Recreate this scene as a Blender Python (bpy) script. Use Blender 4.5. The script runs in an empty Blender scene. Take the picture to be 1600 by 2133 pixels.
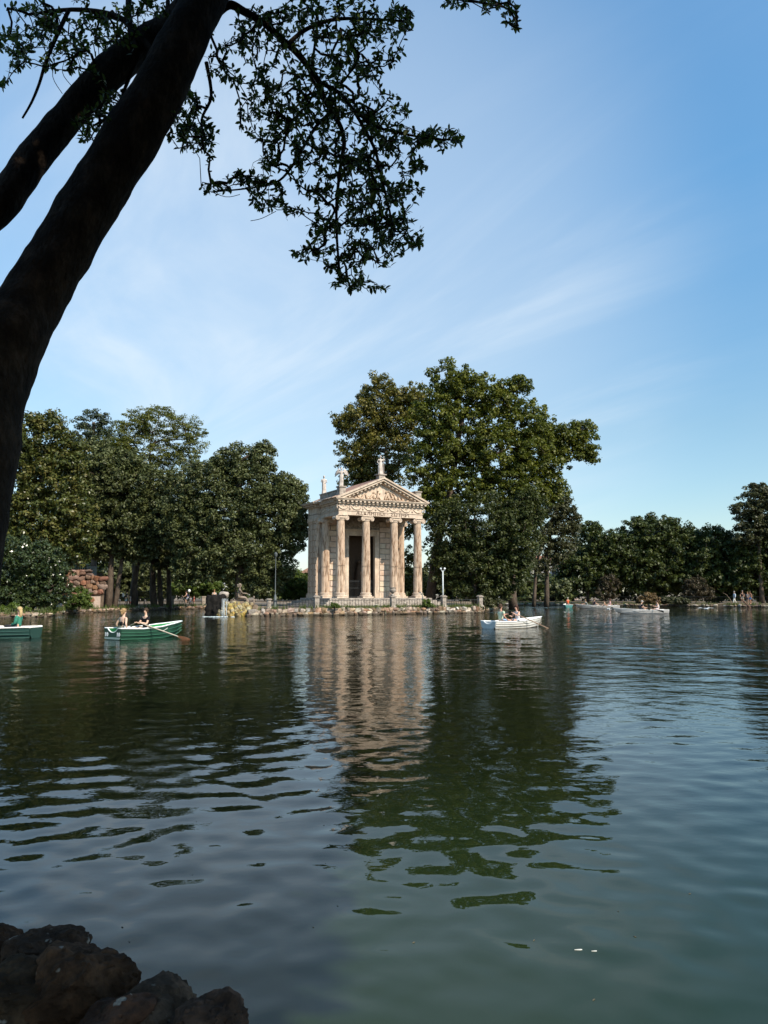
import bpy, bmesh, math, random
import numpy as np
from mathutils import Vector, Matrix, Euler
R = math.radians
random.seed(7)
rng = np.random.default_rng(7)
scene = bpy.context.scene
COL = scene.collection

# ---------------------------------------------------------------- camera, sky, sun, exposure
CAM_H = 1.8
FPX, CX, CY, HOR = 1603.0, 800.0, 1066.5, 1237.0
TH = math.atan((HOR - CY) / FPX)
cd = bpy.data.cameras.new('camera')
cd.sensor_fit = 'VERTICAL'
cd.sensor_height = 36.0
cd.lens = 36.0 * FPX / 2133.0
cd.clip_start = 0.05
cd.clip_end = 3000
cam = bpy.data.objects.new('camera', cd)
cam.location = (0, 0, CAM_H)
cam.rotation_euler = (math.pi / 2 + TH, 0, 0)
COL.objects.link(cam)
scene.camera = cam

SUN_EL = R(40)
SUN_AZ = math.atan2(0.72, -0.70)          # clockwise from +Y
sd = Vector((math.sin(SUN_AZ) * math.cos(SUN_EL), math.cos(SUN_AZ) * math.cos(SUN_EL), math.sin(SUN_EL)))
sl = bpy.data.lights.new('sun', 'SUN')
sl.energy = 5.0
sl.angle = R(0.53)
sl.color = (1.0, 0.90, 0.755)
so = bpy.data.objects.new('sun', sl)
so.rotation_euler = sd.to_track_quat('Z', 'Y').to_euler()
so.location = (30, -30, 60)
COL.objects.link(so)

w = bpy.data.worlds.new('World')
scene.world = w
w.use_nodes = True
nt = w.node_tree
for n in list(nt.nodes):
    nt.nodes.remove(n)


def N(t, typ, **kw):
    n = t.nodes.new(typ)
    for k, v in kw.items():
        setattr(n, k, v)
    return n


def math_node(t, op, a, b=None, clamp=False):
    n = N(t, 'ShaderNodeMath', operation=op)
    n.use_clamp = clamp
    for i, v in enumerate((a, b)):
        if v is None:
            continue
        if isinstance(v, (int, float)):
            n.inputs[i].default_value = v
        else:
            t.links.new(v, n.inputs[i])
    return n.outputs[0]


sky = N(nt, 'ShaderNodeTexSky', sky_type='NISHITA')
sky.sun_disc = False
sky.sun_elevation = SUN_EL
sky.sun_rotation = SUN_AZ
sky.altitude = 50
sky.air_density = 1.0
sky.dust_density = 0.6
sky.ozone_density = 1.6
tc = N(nt, 'ShaderNodeTexCoord')
sep = N(nt, 'ShaderNodeSeparateXYZ')
nt.links.new(tc.outputs['Generated'], sep.inputs[0])
zc = math_node(nt, 'MAXIMUM', sep.outputs['Z'], 0.0)
zz = math_node(nt, 'ADD', zc, 0.16)
cx_ = math_node(nt, 'DIVIDE', sep.outputs['X'], zz)
cy_ = math_node(nt, 'DIVIDE', sep.outputs['Y'], zz)
cmb = N(nt, 'ShaderNodeCombineXYZ')
nt.links.new(cx_, cmb.inputs[0])
nt.links.new(cy_, cmb.inputs[1])


def cloud(scale, stretch, rot, lo, hi, dist=0.6, off=(0, 0, 0)):
    mp = N(nt, 'ShaderNodeMapping')
    mp.vector_type = 'TEXTURE'
    mp.inputs['Rotation'].default_value = (0, 0, rot)
    mp.inputs['Scale'].default_value = (1 / (scale * stretch), 1 / scale, 1 / scale)
    mp.inputs['Location'].default_value = off
    nt.links.new(cmb.outputs[0], mp.inputs['Vector'])
    nz = N(nt, 'ShaderNodeTexNoise')
    nz.inputs['Scale'].default_value = 1.0
    nz.inputs['Detail'].default_value = 8
    nz.inputs['Roughness'].default_value = 0.58
    nz.inputs['Distortion'].default_value = dist
    nt.links.new(mp.outputs[0], nz.inputs['Vector'])
    mr = N(nt, 'ShaderNodeMapRange', interpolation_type='SMOOTHSTEP')
    mr.inputs['From Min'].default_value = lo
    mr.inputs['From Max'].default_value = hi
    nt.links.new(nz.outputs['Fac'], mr.inputs['Value'])
    return mr.outputs[0]


c1 = cloud(1.5, 0.30, R(-52), 0.40, 0.82, 1.2, (2.3, 0.4, 0))
c2 = cloud(3.4, 0.18, R(-44), 0.42, 0.88, 1.5, (0.3, 1.4, 0))
c3 = cloud(0.55, 0.8, R(40), 0.35, 0.75, 0.4, (5.1, 3.0, 0))
cs = math_node(nt, 'MULTIPLY', math_node(nt, 'ADD', math_node(nt, 'MULTIPLY', c1, 0.75), math_node(nt, 'MULTIPLY', c2, 0.45)), math_node(nt, 'ADD', c3, 0.12))
# thin cirrus thickens towards the west (left) as in the photograph
lw = N(nt, 'ShaderNodeMapRange', interpolation_type='SMOOTHSTEP')
lw.inputs['From Min'].default_value = 0.95
lw.inputs['From Max'].default_value = -0.55
lw.inputs['To Min'].default_value = 0.16
lw.inputs['To Max'].default_value = 0.34
nt.links.new(sep.outputs['X'], lw.inputs['Value'])
veil = math_node(nt, 'MULTIPLY', math_node(nt, 'ADD', math_node(nt, 'MULTIPLY', cs, 0.55), 0.0), lw.outputs[0], True)
dotn = N(nt, 'ShaderNodeVectorMath', operation='DOT_PRODUCT')
nt.links.new(tc.outputs['Generated'], dotn.inputs[0])
_d = Vector((-0.10, 1.0, 0.37)).normalized()
dotn.inputs[1].default_value = _d
blob = N(nt, 'ShaderNodeMapRange', interpolation_type='SMOOTHSTEP')
blob.inputs['From Min'].default_value = 0.86
blob.inputs['From Max'].default_value = 1.0
nt.links.new(dotn.outputs['Value'], blob.inputs['Value'])
veil = math_node(nt, 'ADD', veil, math_node(nt, 'MULTIPLY', blob.outputs[0], math_node(nt, 'ADD', math_node(nt, 'MULTIPLY', c1, 0.46), 0.36)), True)
hsv = N(nt, 'ShaderNodeHueSaturation')
hsv.inputs['Saturation'].default_value = 1.0
hsv.inputs['Value'].default_value = 1.0
tintn = N(nt, 'ShaderNodeMix', data_type='RGBA', blend_type='MULTIPLY')
tintn.inputs[0].default_value = 1.0
nt.links.new(sky.outputs[0], tintn.inputs[6])
tintn.inputs[7].default_value = (0.84, 1.06, 1.10, 1)
elr = N(nt, 'ShaderNodeValToRGB')
els_ = elr.color_ramp.elements
els_[0].position, els_[0].color = 0.0, (0.56, 0.45, 0.43, 1)
els_[1].position, els_[1].color = 0.66, (0.68, 0.75, 0.745, 1)
for ps_, c_ in ((0.1, (0.535, 0.462, 0.435, 1)), (0.2, (0.53, 0.495, 0.46, 1)), (0.47, (0.52, 0.635, 0.65, 1))):
    e_ = els_.new(ps_)
    e_.color = c_
nt.links.new(zc, elr.inputs[0])
tint2 = N(nt, 'ShaderNodeMix', data_type='RGBA', blend_type='MULTIPLY')
tint2.inputs[0].default_value = 1.0
nt.links.new(tintn.outputs[2], tint2.inputs[6])
nt.links.new(elr.outputs[0], tint2.inputs[7])
sc2 = N(nt, 'ShaderNodeVectorMath', operation='SCALE')
sc2.inputs['Scale'].default_value = 2.0
nt.links.new(tint2.outputs[2], sc2.inputs[0])
nt.links.new(sc2.outputs[0], hsv.inputs['Color'])
mx = N(nt, 'ShaderNodeMix', data_type='RGBA')
nt.links.new(veil, mx.inputs[0])
nt.links.new(hsv.outputs[0], mx.inputs[6])
mx.inputs[7].default_value = (5.3, 5.9, 6.4, 1)
bg = N(nt, 'ShaderNodeBackground')
bg.inputs['Strength'].default_value = 0.133
nt.links.new(mx.outputs[2], bg.inputs['Color'])
wo = N(nt, 'ShaderNodeOutputWorld')
nt.links.new(bg.outputs[0], wo.inputs['Surface'])

scene.view_settings.view_transform = 'Standard'
scene.view_settings.look = 'None'
scene.view_settings.gamma = 1
scene.view_settings.use_curve_mapping = False
scene.view_settings.exposure = 0.3
scene.render.engine = 'CYCLES'
cy = scene.cycles
cy.use_denoising = True
cy.max_bounces = 6
cy.diffuse_bounces = 2
cy.glossy_bounces = 3
cy.transmission_bounces = 3
cy.transparent_max_bounces = 4
cy.caustics_reflective = False
cy.caustics_refractive = False


# ---------------------------------------------------------------- helpers
S_, C_ = math.sin(TH), math.cos(TH)


def at(px, py, Y):
    """world point seen at photo pixel px,py at depth Y"""
    t = (CY - py) / FPX
    dz = Y * (S_ + t * C_) / (C_ - t * S_)
    x = (px - CX) / FPX * (Y * C_ + dz * S_)
    return Vector((x, Y, CAM_H + dz))


def atz(px, Y, z):
    dz = z - CAM_H
    return Vector(((px - CX) / FPX * (Y * C_ + dz * S_), Y, z))


def wl(px, py):
    """point on the water surface"""
    Y = CAM_H * FPX / (py - HOR) / C_ ** 2 * C_ ** 2
    return atz(px, Y, 0.0)


def link(o, parent=None):
    COL.objects.link(o)
    if parent is not None:
        o.parent = parent
    return o


def tag(o, label=None, cat=None, group=None, kind=None):
    if label:
        o['label'] = label
    if cat:
        o['category'] = cat
    if group:
        o['group'] = group
    if kind:
        o['kind'] = kind
    return o


def empty(name, loc=(0, 0, 0), rz=0.0, label=None, cat=None, group=None):
    o = bpy.data.objects.new(name, None)
    o.empty_display_size = 0.2
    o.location = loc
    o.rotation_euler = (0, 0, rz)
    link(o)
    return tag(o, label, cat, group)


def copy_tree(o, parent=None):
    c = o.copy()
    link(c)
    c.parent = parent
    for ch in list(o.children):
        copy_tree(ch, c)
    return c


def np_mesh(name, V, F, smooth=False, tint=None):
    """V (n,3), F (m,k) all faces with k corners"""
    V = np.asarray(V, np.float32)
    F = np.asarray(F, np.int32)
    me = bpy.data.meshes.new(name)
    m, k = F.shape
    me.vertices.add(len(V))
    me.vertices.foreach_set('co', V.ravel())
    me.loops.add(m * k)
    me.loops.foreach_set('vertex_index', F.ravel())
    me.polygons.add(m)
    me.polygons.foreach_set('loop_start', np.arange(0, m * k, k, dtype=np.int32))
    me.polygons.foreach_set('loop_total', np.full(m, k, np.int32))
    if smooth:
        me.polygons.foreach_set('use_smooth', np.ones(m, bool))
    if tint is not None:
        a = me.attributes.new('tint', 'FLOAT', 'FACE')
        a.data.foreach_set('value', np.asarray(tint, np.float32))
    me.update(calc_edges=True)
    return me


def mobj(name, me, mat=None, parent=None, loc=None):
    o = bpy.data.objects.new(name, me)
    if mat is not None and len(me.materials) == 0:
        me.materials.append(mat)
    if loc is not None:
        o.location = loc
    return link(o, parent)


class MB:
    """collects shapes that become one mesh"""

    def __init__(s):
        s.V, s.F = [], []

    def add(s, V, F):
        b = len(s.V)
        s.V += [tuple(v) for v in V]
        s.F += [tuple(i + b for i in f) for f in F]
        return s

    def box(s, c, sz, rot=None):
        hx, hy, hz = sz[0] / 2, sz[1] / 2, sz[2] / 2
        P = [Vector((x, y, z)) for z in (-hz, hz) for y in (-hy, hy) for x in (-hx, hx)]
        if rot is not None:
            m = Euler(rot).to_matrix()
            P = [m @ p for p in P]
        c = Vector(c)
        return s.add([p + c for p in P], [(0, 2, 3, 1), (4, 5, 7, 6), (0, 1, 5, 4), (2, 6, 7, 3), (0, 4, 6, 2), (1, 3, 7, 5)])

    def box2(s, a, b):
        return s.box([(a[i] + b[i]) / 2 for i in range(3)], [abs(b[i] - a[i]) for i in range(3)])

    def tube(s, pts, rad, n=8, cap=True):
        pts = [Vector(p) for p in pts]
        if isinstance(rad, (int, float)):
            rad = [rad] * len(pts)
        V, F = [], []
        t0 = (pts[1] - pts[0]).normalized()
        u = t0.cross(Vector((0, 0, 1)))
        if u.length < 0.05:
            u = t0.cross(Vector((0, 1, 0)))
        u.normalize()
        for i, p in enumerate(pts):
            if i == 0:
                t = t0
            elif i == len(pts) - 1:
                t = (pts[i] - pts[i - 1]).normalized()
            else:
                t = (pts[i + 1] - pts[i - 1]).normalized()
            u = (u - t * u.dot(t)).normalized()
            v = t.cross(u)
            for k in range(n):
                a = 2 * math.pi * k / n
                V.append(p + (u * math.cos(a) + v * math.sin(a)) * rad[i])
        for i in range(len(pts) - 1):
            for k in range(n):
                a, b = i * n + k, i * n + (k + 1) % n
                F.append((a, b, b + n, a + n))
        if cap:
            F.append(tuple(range(n - 1, -1, -1)))
            F.append(tuple((len(pts) - 1) * n + k for k in range(n)))
        return s.add(V, F)

    def lathe(s, prof, n=16, c=(0, 0, 0)):
        V, F = [], []
        for r, z in prof:
            for k in range(n):
                a = 2 * math.pi * k / n
                V.append((c[0] + r * math.cos(a), c[1] + r * math.sin(a), c[2] + z))
        for i in range(len(prof) - 1):
            for k in range(n):
                a, b = i * n + k, i * n + (k + 1) % n
                F.append((a, b, b + n, a + n))
        F.append(tuple(range(n - 1, -1, -1)))
        F.append(tuple((len(prof) - 1) * n + k for k in range(n)))
        return s.add(V, F)

    def prism(s, poly, d, frame):
        """poly 2D, extruded by d; frame(u,v,w)->xyz"""
        n = len(poly)
        V = [frame(p[0], p[1], 0) for p in poly] + [frame(p[0], p[1], d) for p in poly]
        F = [tuple(range(n - 1, -1, -1)), tuple(range(n, 2 * n))]
        for i in range(n):
            j = (i + 1) % n
            F.append((i, j, j + n, i + n))
        return s.add(V, F)

    def ball(s, c, r, nu=8, nv=6):
        r = (r, r, r) if isinstance(r, (int, float)) else r
        V, F = [], []
        for i in range(1, nv):
            ph = math.pi * i / nv
            for k in range(nu):
                a = 2 * math.pi * k / nu
                V.append((c[0] + r[0] * math.sin(ph) * math.cos(a), c[1] + r[1] * math.sin(ph) * math.sin(a), c[2] + r[2] * math.cos(ph)))
        V += [(c[0], c[1], c[2] + r[2]), (c[0], c[1], c[2] - r[2])]
        T, B = len(V) - 2, len(V) - 1
        for i in range(nv - 2):
            for k in range(nu):
                a, b = i * nu + k, i * nu + (k + 1) % nu
                F.append((a, a + nu, b + nu, b))
        for k in range(nu):
            F.append((T, k, (k + 1) % nu))
            F.append((B, (nv - 2) * nu + (k + 1) % nu, (nv - 2) * nu + k))
        return s.add(V, F)

    def mesh(s, name, smooth=False):
        me = bpy.data.meshes.new(name)
        me.from_pydata(s.V, [], s.F)
        if smooth:
            me.polygons.foreach_set('use_smooth', np.ones(len(me.polygons), bool))
        bm = bmesh.new()
        bm.from_mesh(me)
        bmesh.ops.recalc_face_normals(bm, faces=bm.faces)
        bm.to_mesh(me)
        bm.free()
        me.update()
        return me

    def build(s, name, mat, parent=None, smooth=False, loc=None, angle=None):
        me = s.mesh(name, smooth)
        if smooth and angle:
            me.set_sharp_from_angle(angle=R(angle))
        return mobj(name, me, mat, parent, loc)


# ---------------------------------------------------------------- materials
def base_mat(name):
    m = bpy.data.materials.new(name)
    m.use_nodes = True
    t = m.node_tree
    p = t.nodes['Principled BSDF']
    return m, t, p


def mat(name, c1, c2=None, scale=4.0, rough=0.8, bump=0.0, bscale=None, orand=0.0, spec=0.3, metal=0.0, c3=None, stretch=(1, 1, 1), bdist=0.02, grime=0.0, ramp=(0.34, 0.66), wet=False, spots=None):
    m, t, p = base_mat(name)
    p.inputs['Roughness'].default_value = rough
    p.inputs['Metallic'].default_value = metal
    p.inputs['Specular IOR Level'].default_value = spec
    if c2 is None:
        col = None
        p.inputs['Base Color'].default_value = (*c1, 1)
    tcn = N(t, 'ShaderNodeTexCoord')
    mp = N(t, 'ShaderNodeMapping')
    mp.inputs['Scale'].default_value = stretch
    t.links.new(tcn.outputs['Object'], mp.inputs['Vector'])
    vec = mp.outputs[0]
    oi = None
    if orand:
        oi = N(t, 'ShaderNodeObjectInfo')
        ad = N(t, 'ShaderNodeVectorMath', operation='MULTIPLY_ADD')
        t.links.new(oi.outputs['Random'], ad.inputs[0])
        ad.inputs[1].default_value = (37, 51, 23)
        t.links.new(vec, ad.inputs[2])
        vec = ad.outputs[0]
    if c2 is not None:
        nz = N(t, 'ShaderNodeTexNoise')
        nz.inputs['Scale'].default_value = scale
        nz.inputs['Detail'].default_value = 6
        nz.inputs['Roughness'].default_value = 0.65
        t.links.new(vec, nz.inputs['Vector'])
        cr = N(t, 'ShaderNodeValToRGB')
        cr.color_ramp.elements[0].position = ramp[0]
        cr.color_ramp.elements[0].color = (*c1, 1)
        cr.color_ramp.elements[1].position = ramp[1]
        cr.color_ramp.elements[1].color = (*c2, 1)
        if c3:
            e = cr.color_ramp.elements.new(0.5)
            e.color = (*c3, 1)
        t.links.new(nz.outputs['Fac'], cr.inputs[0])
        col = cr.outputs[0]
        if orand:
            hv = N(t, 'ShaderNodeHueSaturation')
            v = math_node(t, 'ADD', math_node(t, 'MULTIPLY', oi.outputs['Random'], 2 * orand), 1 - orand)
            t.links.new(v, hv.inputs['Value'])
            h = math_node(t, 'ADD', math_node(t, 'MULTIPLY', math_node(t, 'FRACT', math_node(t, 'MULTIPLY', oi.outputs['Random'], 17.3)), 0.03), 0.485)
            t.links.new(h, hv.inputs['Hue'])
            sfac = math_node(t, 'ADD', math_node(t, 'MULTIPLY', math_node(t, 'FRACT', math_node(t, 'MULTIPLY', oi.outputs['Random'], 7.7)), 0.6 * min(1, orand * 5)), 1 - 0.4 * min(1, orand * 5))
            t.links.new(sfac, hv.inputs['Saturation'])
            t.links.new(col, hv.inputs['Color'])
            col = hv.outputs[0]
        if grime:
            gm_ = N(t, 'ShaderNodeMapping')
            gm_.inputs['Scale'].default_value = (1.6, 1.6, 0.22)
            t.links.new(tcn.outputs['Object'], gm_.inputs['Vector'])
            gn = N(t, 'ShaderNodeTexNoise')
            gn.inputs['Scale'].default_value = 2.6
            gn.inputs['Detail'].default_value = 8
            gn.inputs['Roughness'].default_value = 0.7
            t.links.new(gm_.outputs[0], gn.inputs['Vector'])
            gr = N(t, 'ShaderNodeMapRange', interpolation_type='SMOOTHSTEP')
            gr.inputs['From Min'].default_value = 0.50
            gr.inputs['From Max'].default_value = 0.68
            gr.inputs['To Max'].default_value = grime
            t.links.new(gn.outputs['Fac'], gr.inputs['Value'])
            gx = N(t, 'ShaderNodeMix', data_type='RGBA')
            t.links.new(gr.outputs[0], gx.inputs[0])
            t.links.new(col, gx.inputs[6])
            gx.inputs[7].default_value = (0.10, 0.075, 0.055, 1)
            col = gx.outputs[2]
        if spots:
            sn_ = N(t, 'ShaderNodeTexNoise')
            sn_.inputs['Scale'].default_value = 17
            sn_.inputs['Detail'].default_value = 2
            t.links.new(vec, sn_.inputs['Vector'])
            sr_ = N(t, 'ShaderNodeMapRange')
            sr_.inputs['From Min'].default_value = 0.70
            sr_.inputs['From Max'].default_value = 0.75
            sr_.inputs['To Max'].default_value = 0.8
            t.links.new(sn_.outputs['Fac'], sr_.inputs['Value'])
            sx_ = N(t, 'ShaderNodeMix', data_type='RGBA')
            t.links.new(sr_.outputs[0], sx_.inputs[0])
            t.links.new(col, sx_.inputs[6])
            sx_.inputs[7].default_value = (*spots, 1)
            col = sx_.outputs[2]
        if wet:
            ge = N(t, 'ShaderNodeNewGeometry')
            sz_ = N(t, 'ShaderNodeSeparateXYZ')
            t.links.new(ge.outputs['Position'], sz_.inputs[0])
            wn_ = N(t, 'ShaderNodeTexNoise')
            wn_.inputs['Scale'].default_value = 1.7
            t.links.new(ge.outputs['Position'], wn_.inputs['Vector'])
            zz_ = math_node(t, 'ADD', sz_.outputs['Z'], math_node(t, 'MULTIPLY', wn_.outputs['Fac'], -0.28))
            wr = N(t, 'ShaderNodeMapRange', interpolation_type='SMOOTHSTEP')
            wr.inputs['From Min'].default_value = -0.02
            wr.inputs['From Max'].default_value = 0.12
            wr.inputs['To Min'].default_value = 0.85
            wr.inputs['To Max'].default_value = 0.0
            t.links.new(zz_, wr.inputs['Value'])
            wx = N(t, 'ShaderNodeMix', data_type='RGBA')
            t.links.new(wr.outputs[0], wx.inputs[0])
            t.links.new(col, wx.inputs[6])
            wx.inputs[7].default_value = (0.045, 0.036, 0.022, 1)   # algae-stained damp band
            col = wx.outputs[2]
        t.links.new(col, p.inputs['Base Color'])
    if bump:
        nb = N(t, 'ShaderNodeTexNoise')
        nb.inputs['Scale'].default_value = bscale or scale * 4
        nb.inputs['Detail'].default_value = 5
        t.links.new(vec, nb.inputs['Vector'])
        bp = N(t, 'ShaderNodeBump')
        bp.inputs['Strength'].default_value = bump
        bp.inputs['Distance'].default_value = bdist
        t.links.new(nb.outputs['Fac'], bp.inputs['Height'])
        t.links.new(bp.outputs[0], p.inputs['Normal'])
    return m


def leaf_mat(name, cols, rough=0.5, spec=0.35, trans=0.25, glow=(1.0, 1.1, 0.5)):
    m, t, p = base_mat(name)
    at_ = N(t, 'ShaderNodeAttribute', attribute_name='tint')
    cr = N(t, 'ShaderNodeValToRGB')
    els = cr.color_ramp.elements
    els[0].color = (*cols[0], 1)
    els[1].color = (*cols[-1], 1)
    for i, c in enumerate(cols[1:-1]):
        e = els.new((i + 1) / (len(cols) - 1))
        e.color = (*c, 1)
    t.links.new(at_.outputs['Fac'], cr.inputs[0])
    t.links.new(cr.outputs[0], p.inputs['Base Color'])
    p.inputs['Roughness'].default_value = rough
    p.inputs['Specular IOR Level'].default_value = spec
    tr = N(t, 'ShaderNodeBsdfTranslucent')
    mm = N(t, 'ShaderNodeMix', data_type='RGBA', blend_type='MULTIPLY')
    mm.inputs[0].default_value = 1
    t.links.new(cr.outputs[0], mm.inputs[6])
    mm.inputs[7].default_value = (*[g * 1.4 for g in glow], 1)
    t.links.new(mm.outputs[2], tr.inputs['Color'])
    ms = N(t, 'ShaderNodeMixShader')
    ms.inputs[0].default_value = trans
    t.links.new(p.outputs[0], ms.inputs[1])
    t.links.new(tr.outputs[0], ms.inputs[2])
    t.links.new(ms.outputs[0], t.nodes['Material Output'].inputs['Surface'])
    return m


def plain(name, c, rough=0.7, spec=0.3, metal=0.0, var=0.12, scale=6):
    return mat(name, tuple(v * (1 - var) for v in c), tuple(min(1, v * (1 + var)) for v in c), scale=scale, rough=rough, spec=spec, metal=metal)


MT = {}
MT['stone'] = mat('travertine', (0.48, 0.36, 0.265), (0.68, 0.55, 0.42), scale=1.6, rough=0.85, bump=0.35, bscale=9, c3=(0.54, 0.425, 0.33), grime=0.55)
MT['column'] = mat('stained_column_stone', (0.25, 0.15, 0.092), (0.72, 0.56, 0.42), scale=1.8, rough=0.85, bump=0.3, bscale=10, c3=(0.56, 0.41, 0.295), stretch=(2.6, 2.6, 0.5), grime=0.6, ramp=(0.38, 0.70))
MT['ashlar'] = mat('ashlar_stone', (0.48, 0.35, 0.245), (0.68, 0.53, 0.39), scale=2.0, rough=0.85, bump=0.3, bscale=10, orand=0.10)
MT['greystone'] = mat('weathered_grey_stone', (0.17, 0.14, 0.115), (0.46, 0.40, 0.34), scale=3, rough=0.9, bump=0.4, bscale=14, c3=(0.32, 0.27, 0.225))
MT['statue'] = mat('statue_marble', (0.36, 0.30, 0.26), (0.62, 0.55, 0.49), scale=3.5, rough=0.8, bump=0.3, bscale=14, c3=(0.55, 0.47, 0.41))
MT['fountainstone'] = mat('shade_dark_fountain_stone', (0.10, 0.075, 0.055), (0.34, 0.26, 0.20), scale=3, rough=0.85, bump=0.3)  # stone darkened to stand in for the oak's shade on the statues
MT['letter'] = plain('letter_shadow_paint', (0.10, 0.06, 0.04))
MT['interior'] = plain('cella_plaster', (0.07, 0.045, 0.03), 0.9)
MT['iron'] = plain('dark_iron', (0.02, 0.022, 0.022), 0.55)
MT['greypaint'] = plain('pale_grey_paint', (0.55, 0.58, 0.58), 0.5)
MT['bluegrey'] = plain('blue_grey_paint', (0.24, 0.29, 0.30), 0.5)
MT['darkpost'] = plain('dark_grey_paint', (0.10, 0.11, 0.11), 0.5)
MT['rock'] = mat('bank_rock', (0.12, 0.075, 0.048), (0.40, 0.28, 0.19), scale=2.2, rough=0.9, bump=0.6, bscale=9, orand=0.45, c3=(0.26, 0.17, 0.115), wet=True)
MT['palerock'] = mat('pale_bank_rock', (0.20, 0.16, 0.12), (0.50, 0.41, 0.31), scale=2.2, rough=0.9, bump=0.6, bscale=9, orand=0.45, c3=(0.40, 0.33, 0.25), wet=True)
MT['tufa'] = mat('red_tufa_rock', (0.13, 0.065, 0.042), (0.27, 0.155, 0.11), scale=2.2, rough=0.95, bump=0.6, bscale=9, orand=0.3)
MT['mossrock'] = mat('mossy_yellow_rock', (0.12, 0.085, 0.03), (0.42, 0.32, 0.13), scale=2.5, rough=0.8, bump=0.6, bscale=9, orand=0.4)
MT['blackrock'] = mat('wet_black_rock', (0.006, 0.005, 0.0045), (0.020, 0.017, 0.014), scale=3, rough=0.75, spec=0.15, bump=0.8, bscale=8)
MT['mortar'] = mat('mortar', (0.10, 0.07, 0.05), (0.20, 0.15, 0.11), scale=3, rough=0.95, bump=0.4)
MT['boulder'] = mat('brown_boulder', (0.024, 0.0125, 0.0075), (0.115, 0.058, 0.034), scale=6.5, rough=0.95, bump=1.0, bscale=26, orand=0.07, spots=(0.30, 0.26, 0.22), c3=(0.050, 0.027, 0.017), bdist=0.02, spec=0.1)
MT['earth'] = mat('earth', (0.10, 0.075, 0.05), (0.30, 0.22, 0.15), scale=0.6, rough=0.95, bump=0.4, bscale=6, c3=(0.19, 0.145, 0.10))
MT['nearearth'] = mat('dark_soil', (0.020, 0.014, 0.011), (0.06, 0.042, 0.032), scale=8, rough=0.95, bump=1.0, bscale=30)
MT['bark'] = mat('dark_bark', (0.055, 0.040, 0.030), (0.13, 0.096, 0.07), scale=3.5, rough=0.9, bump=0.8, bscale=14, stretch=(1, 1, 0.5), c3=(0.085, 0.062, 0.046), bdist=0.05)
MT['palebark'] = mat('pale_bark', (0.10, 0.08, 0.06), (0.34, 0.28, 0.22), scale=1.2, rough=0.9, bump=0.6, bscale=8)
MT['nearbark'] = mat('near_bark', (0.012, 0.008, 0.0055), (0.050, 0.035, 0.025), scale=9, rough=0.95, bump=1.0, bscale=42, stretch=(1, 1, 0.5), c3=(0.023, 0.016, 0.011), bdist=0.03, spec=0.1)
MT['gilt'] = mat('lichen_bark', (0.06, 0.042, 0.02), (0.16, 0.11, 0.045), scale=14, rough=0.9, bump=1.0, bscale=50)
MT['roof'] = mat('terracotta_roof', (0.25, 0.13, 0.09), (0.42, 0.25, 0.18), scale=3, rough=0.9, bump=0.3)
MT['tile'] = mat('weathered_roof_tile', (0.22, 0.17, 0.14), (0.45, 0.36, 0.30), scale=3, rough=0.9)

LM = {}
LM['oak'] = leaf_mat('holm_oak_leaf', [(0.0338, 0.0418, 0.0126), (0.0769, 0.0884, 0.0297), (0.1306, 0.1414, 0.0529)], trans=0.15)
LM['brown'] = leaf_mat('magnolia_leaf', [(0.0308, 0.0418, 0.0106), (0.0769, 0.0884, 0.0212), (0.1537, 0.1286, 0.0381)], trans=0.15, rough=0.35)
LM['cedar'] = leaf_mat('cedar_needle', [(0.0205, 0.0316, 0.0129), (0.0461, 0.0606, 0.0239), (0.0769, 0.0895, 0.0386)], trans=0.12)
LM['feather'] = leaf_mat('yellow_green_leaf', [(0.0538, 0.0643, 0.0126), (0.1153, 0.1253, 0.0254), (0.1768, 0.1768, 0.0403)], trans=0.3)
LM['plane'] = leaf_mat('plane_leaf', [(0.0370, 0.0515, 0.0085), (0.0952, 0.1092, 0.0148), (0.1768, 0.1768, 0.0275)], trans=0.25)
LM['planebrown'] = leaf_mat('browning_plane_leaf', [(0.0491, 0.0547, 0.0106), (0.1230, 0.1158, 0.0232), (0.2152, 0.1687, 0.0381)], trans=0.25)
LM['planelow'] = leaf_mat('dark_plane_leaf', [(0.022, 0.032, 0.008), (0.052, 0.064, 0.016), (0.090, 0.098, 0.028)], trans=0.22)  # darker greens than the plane leaf, for the low evergreen mass
LM['darkdry'] = leaf_mat('dark_dry_leaf', [(0.030, 0.024, 0.012), (0.060, 0.046, 0.024), (0.095, 0.070, 0.040)], trans=0.2)
LM['right'] = leaf_mat('right_bank_leaf', [(0.0180, 0.0290, 0.0064), (0.0461, 0.0606, 0.0120), (0.0794, 0.0922, 0.0202)], trans=0.2)
LM['olive'] = leaf_mat('olive_leaf', [(0.0308, 0.0343, 0.0138), (0.0666, 0.0686, 0.0276), (0.1025, 0.1002, 0.0423)], trans=0.2)
LM['bush'] = leaf_mat('bright_bush_leaf', [(0.0384, 0.0659, 0.0110), (0.0897, 0.1318, 0.0230), (0.1537, 0.1976, 0.0414)], trans=0.3)
LM['glossy'] = leaf_mat('glossy_bush_leaf', [(0.0180, 0.0290, 0.0092), (0.0410, 0.0593, 0.0184), (0.0769, 0.0949, 0.0331)], trans=0.1, rough=0.28, spec=0.5)
LM['dry'] = leaf_mat('dry_shrub_leaf', [(0.0854, 0.0540, 0.0240), (0.1708, 0.1080, 0.0480), (0.2562, 0.1728, 0.0800)], trans=0.2)
LM['near'] = leaf_mat('near_leaf', [(0.020, 0.032, 0.010), (0.045, 0.062, 0.020), (0.085, 0.100, 0.032)], trans=0.45, rough=0.4)
LM['grass'] = leaf_mat('grass_blade', [(0.06, 0.09, 0.02), (0.12, 0.15, 0.04), (0.20, 0.20, 0.08)], trans=0.35)
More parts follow.
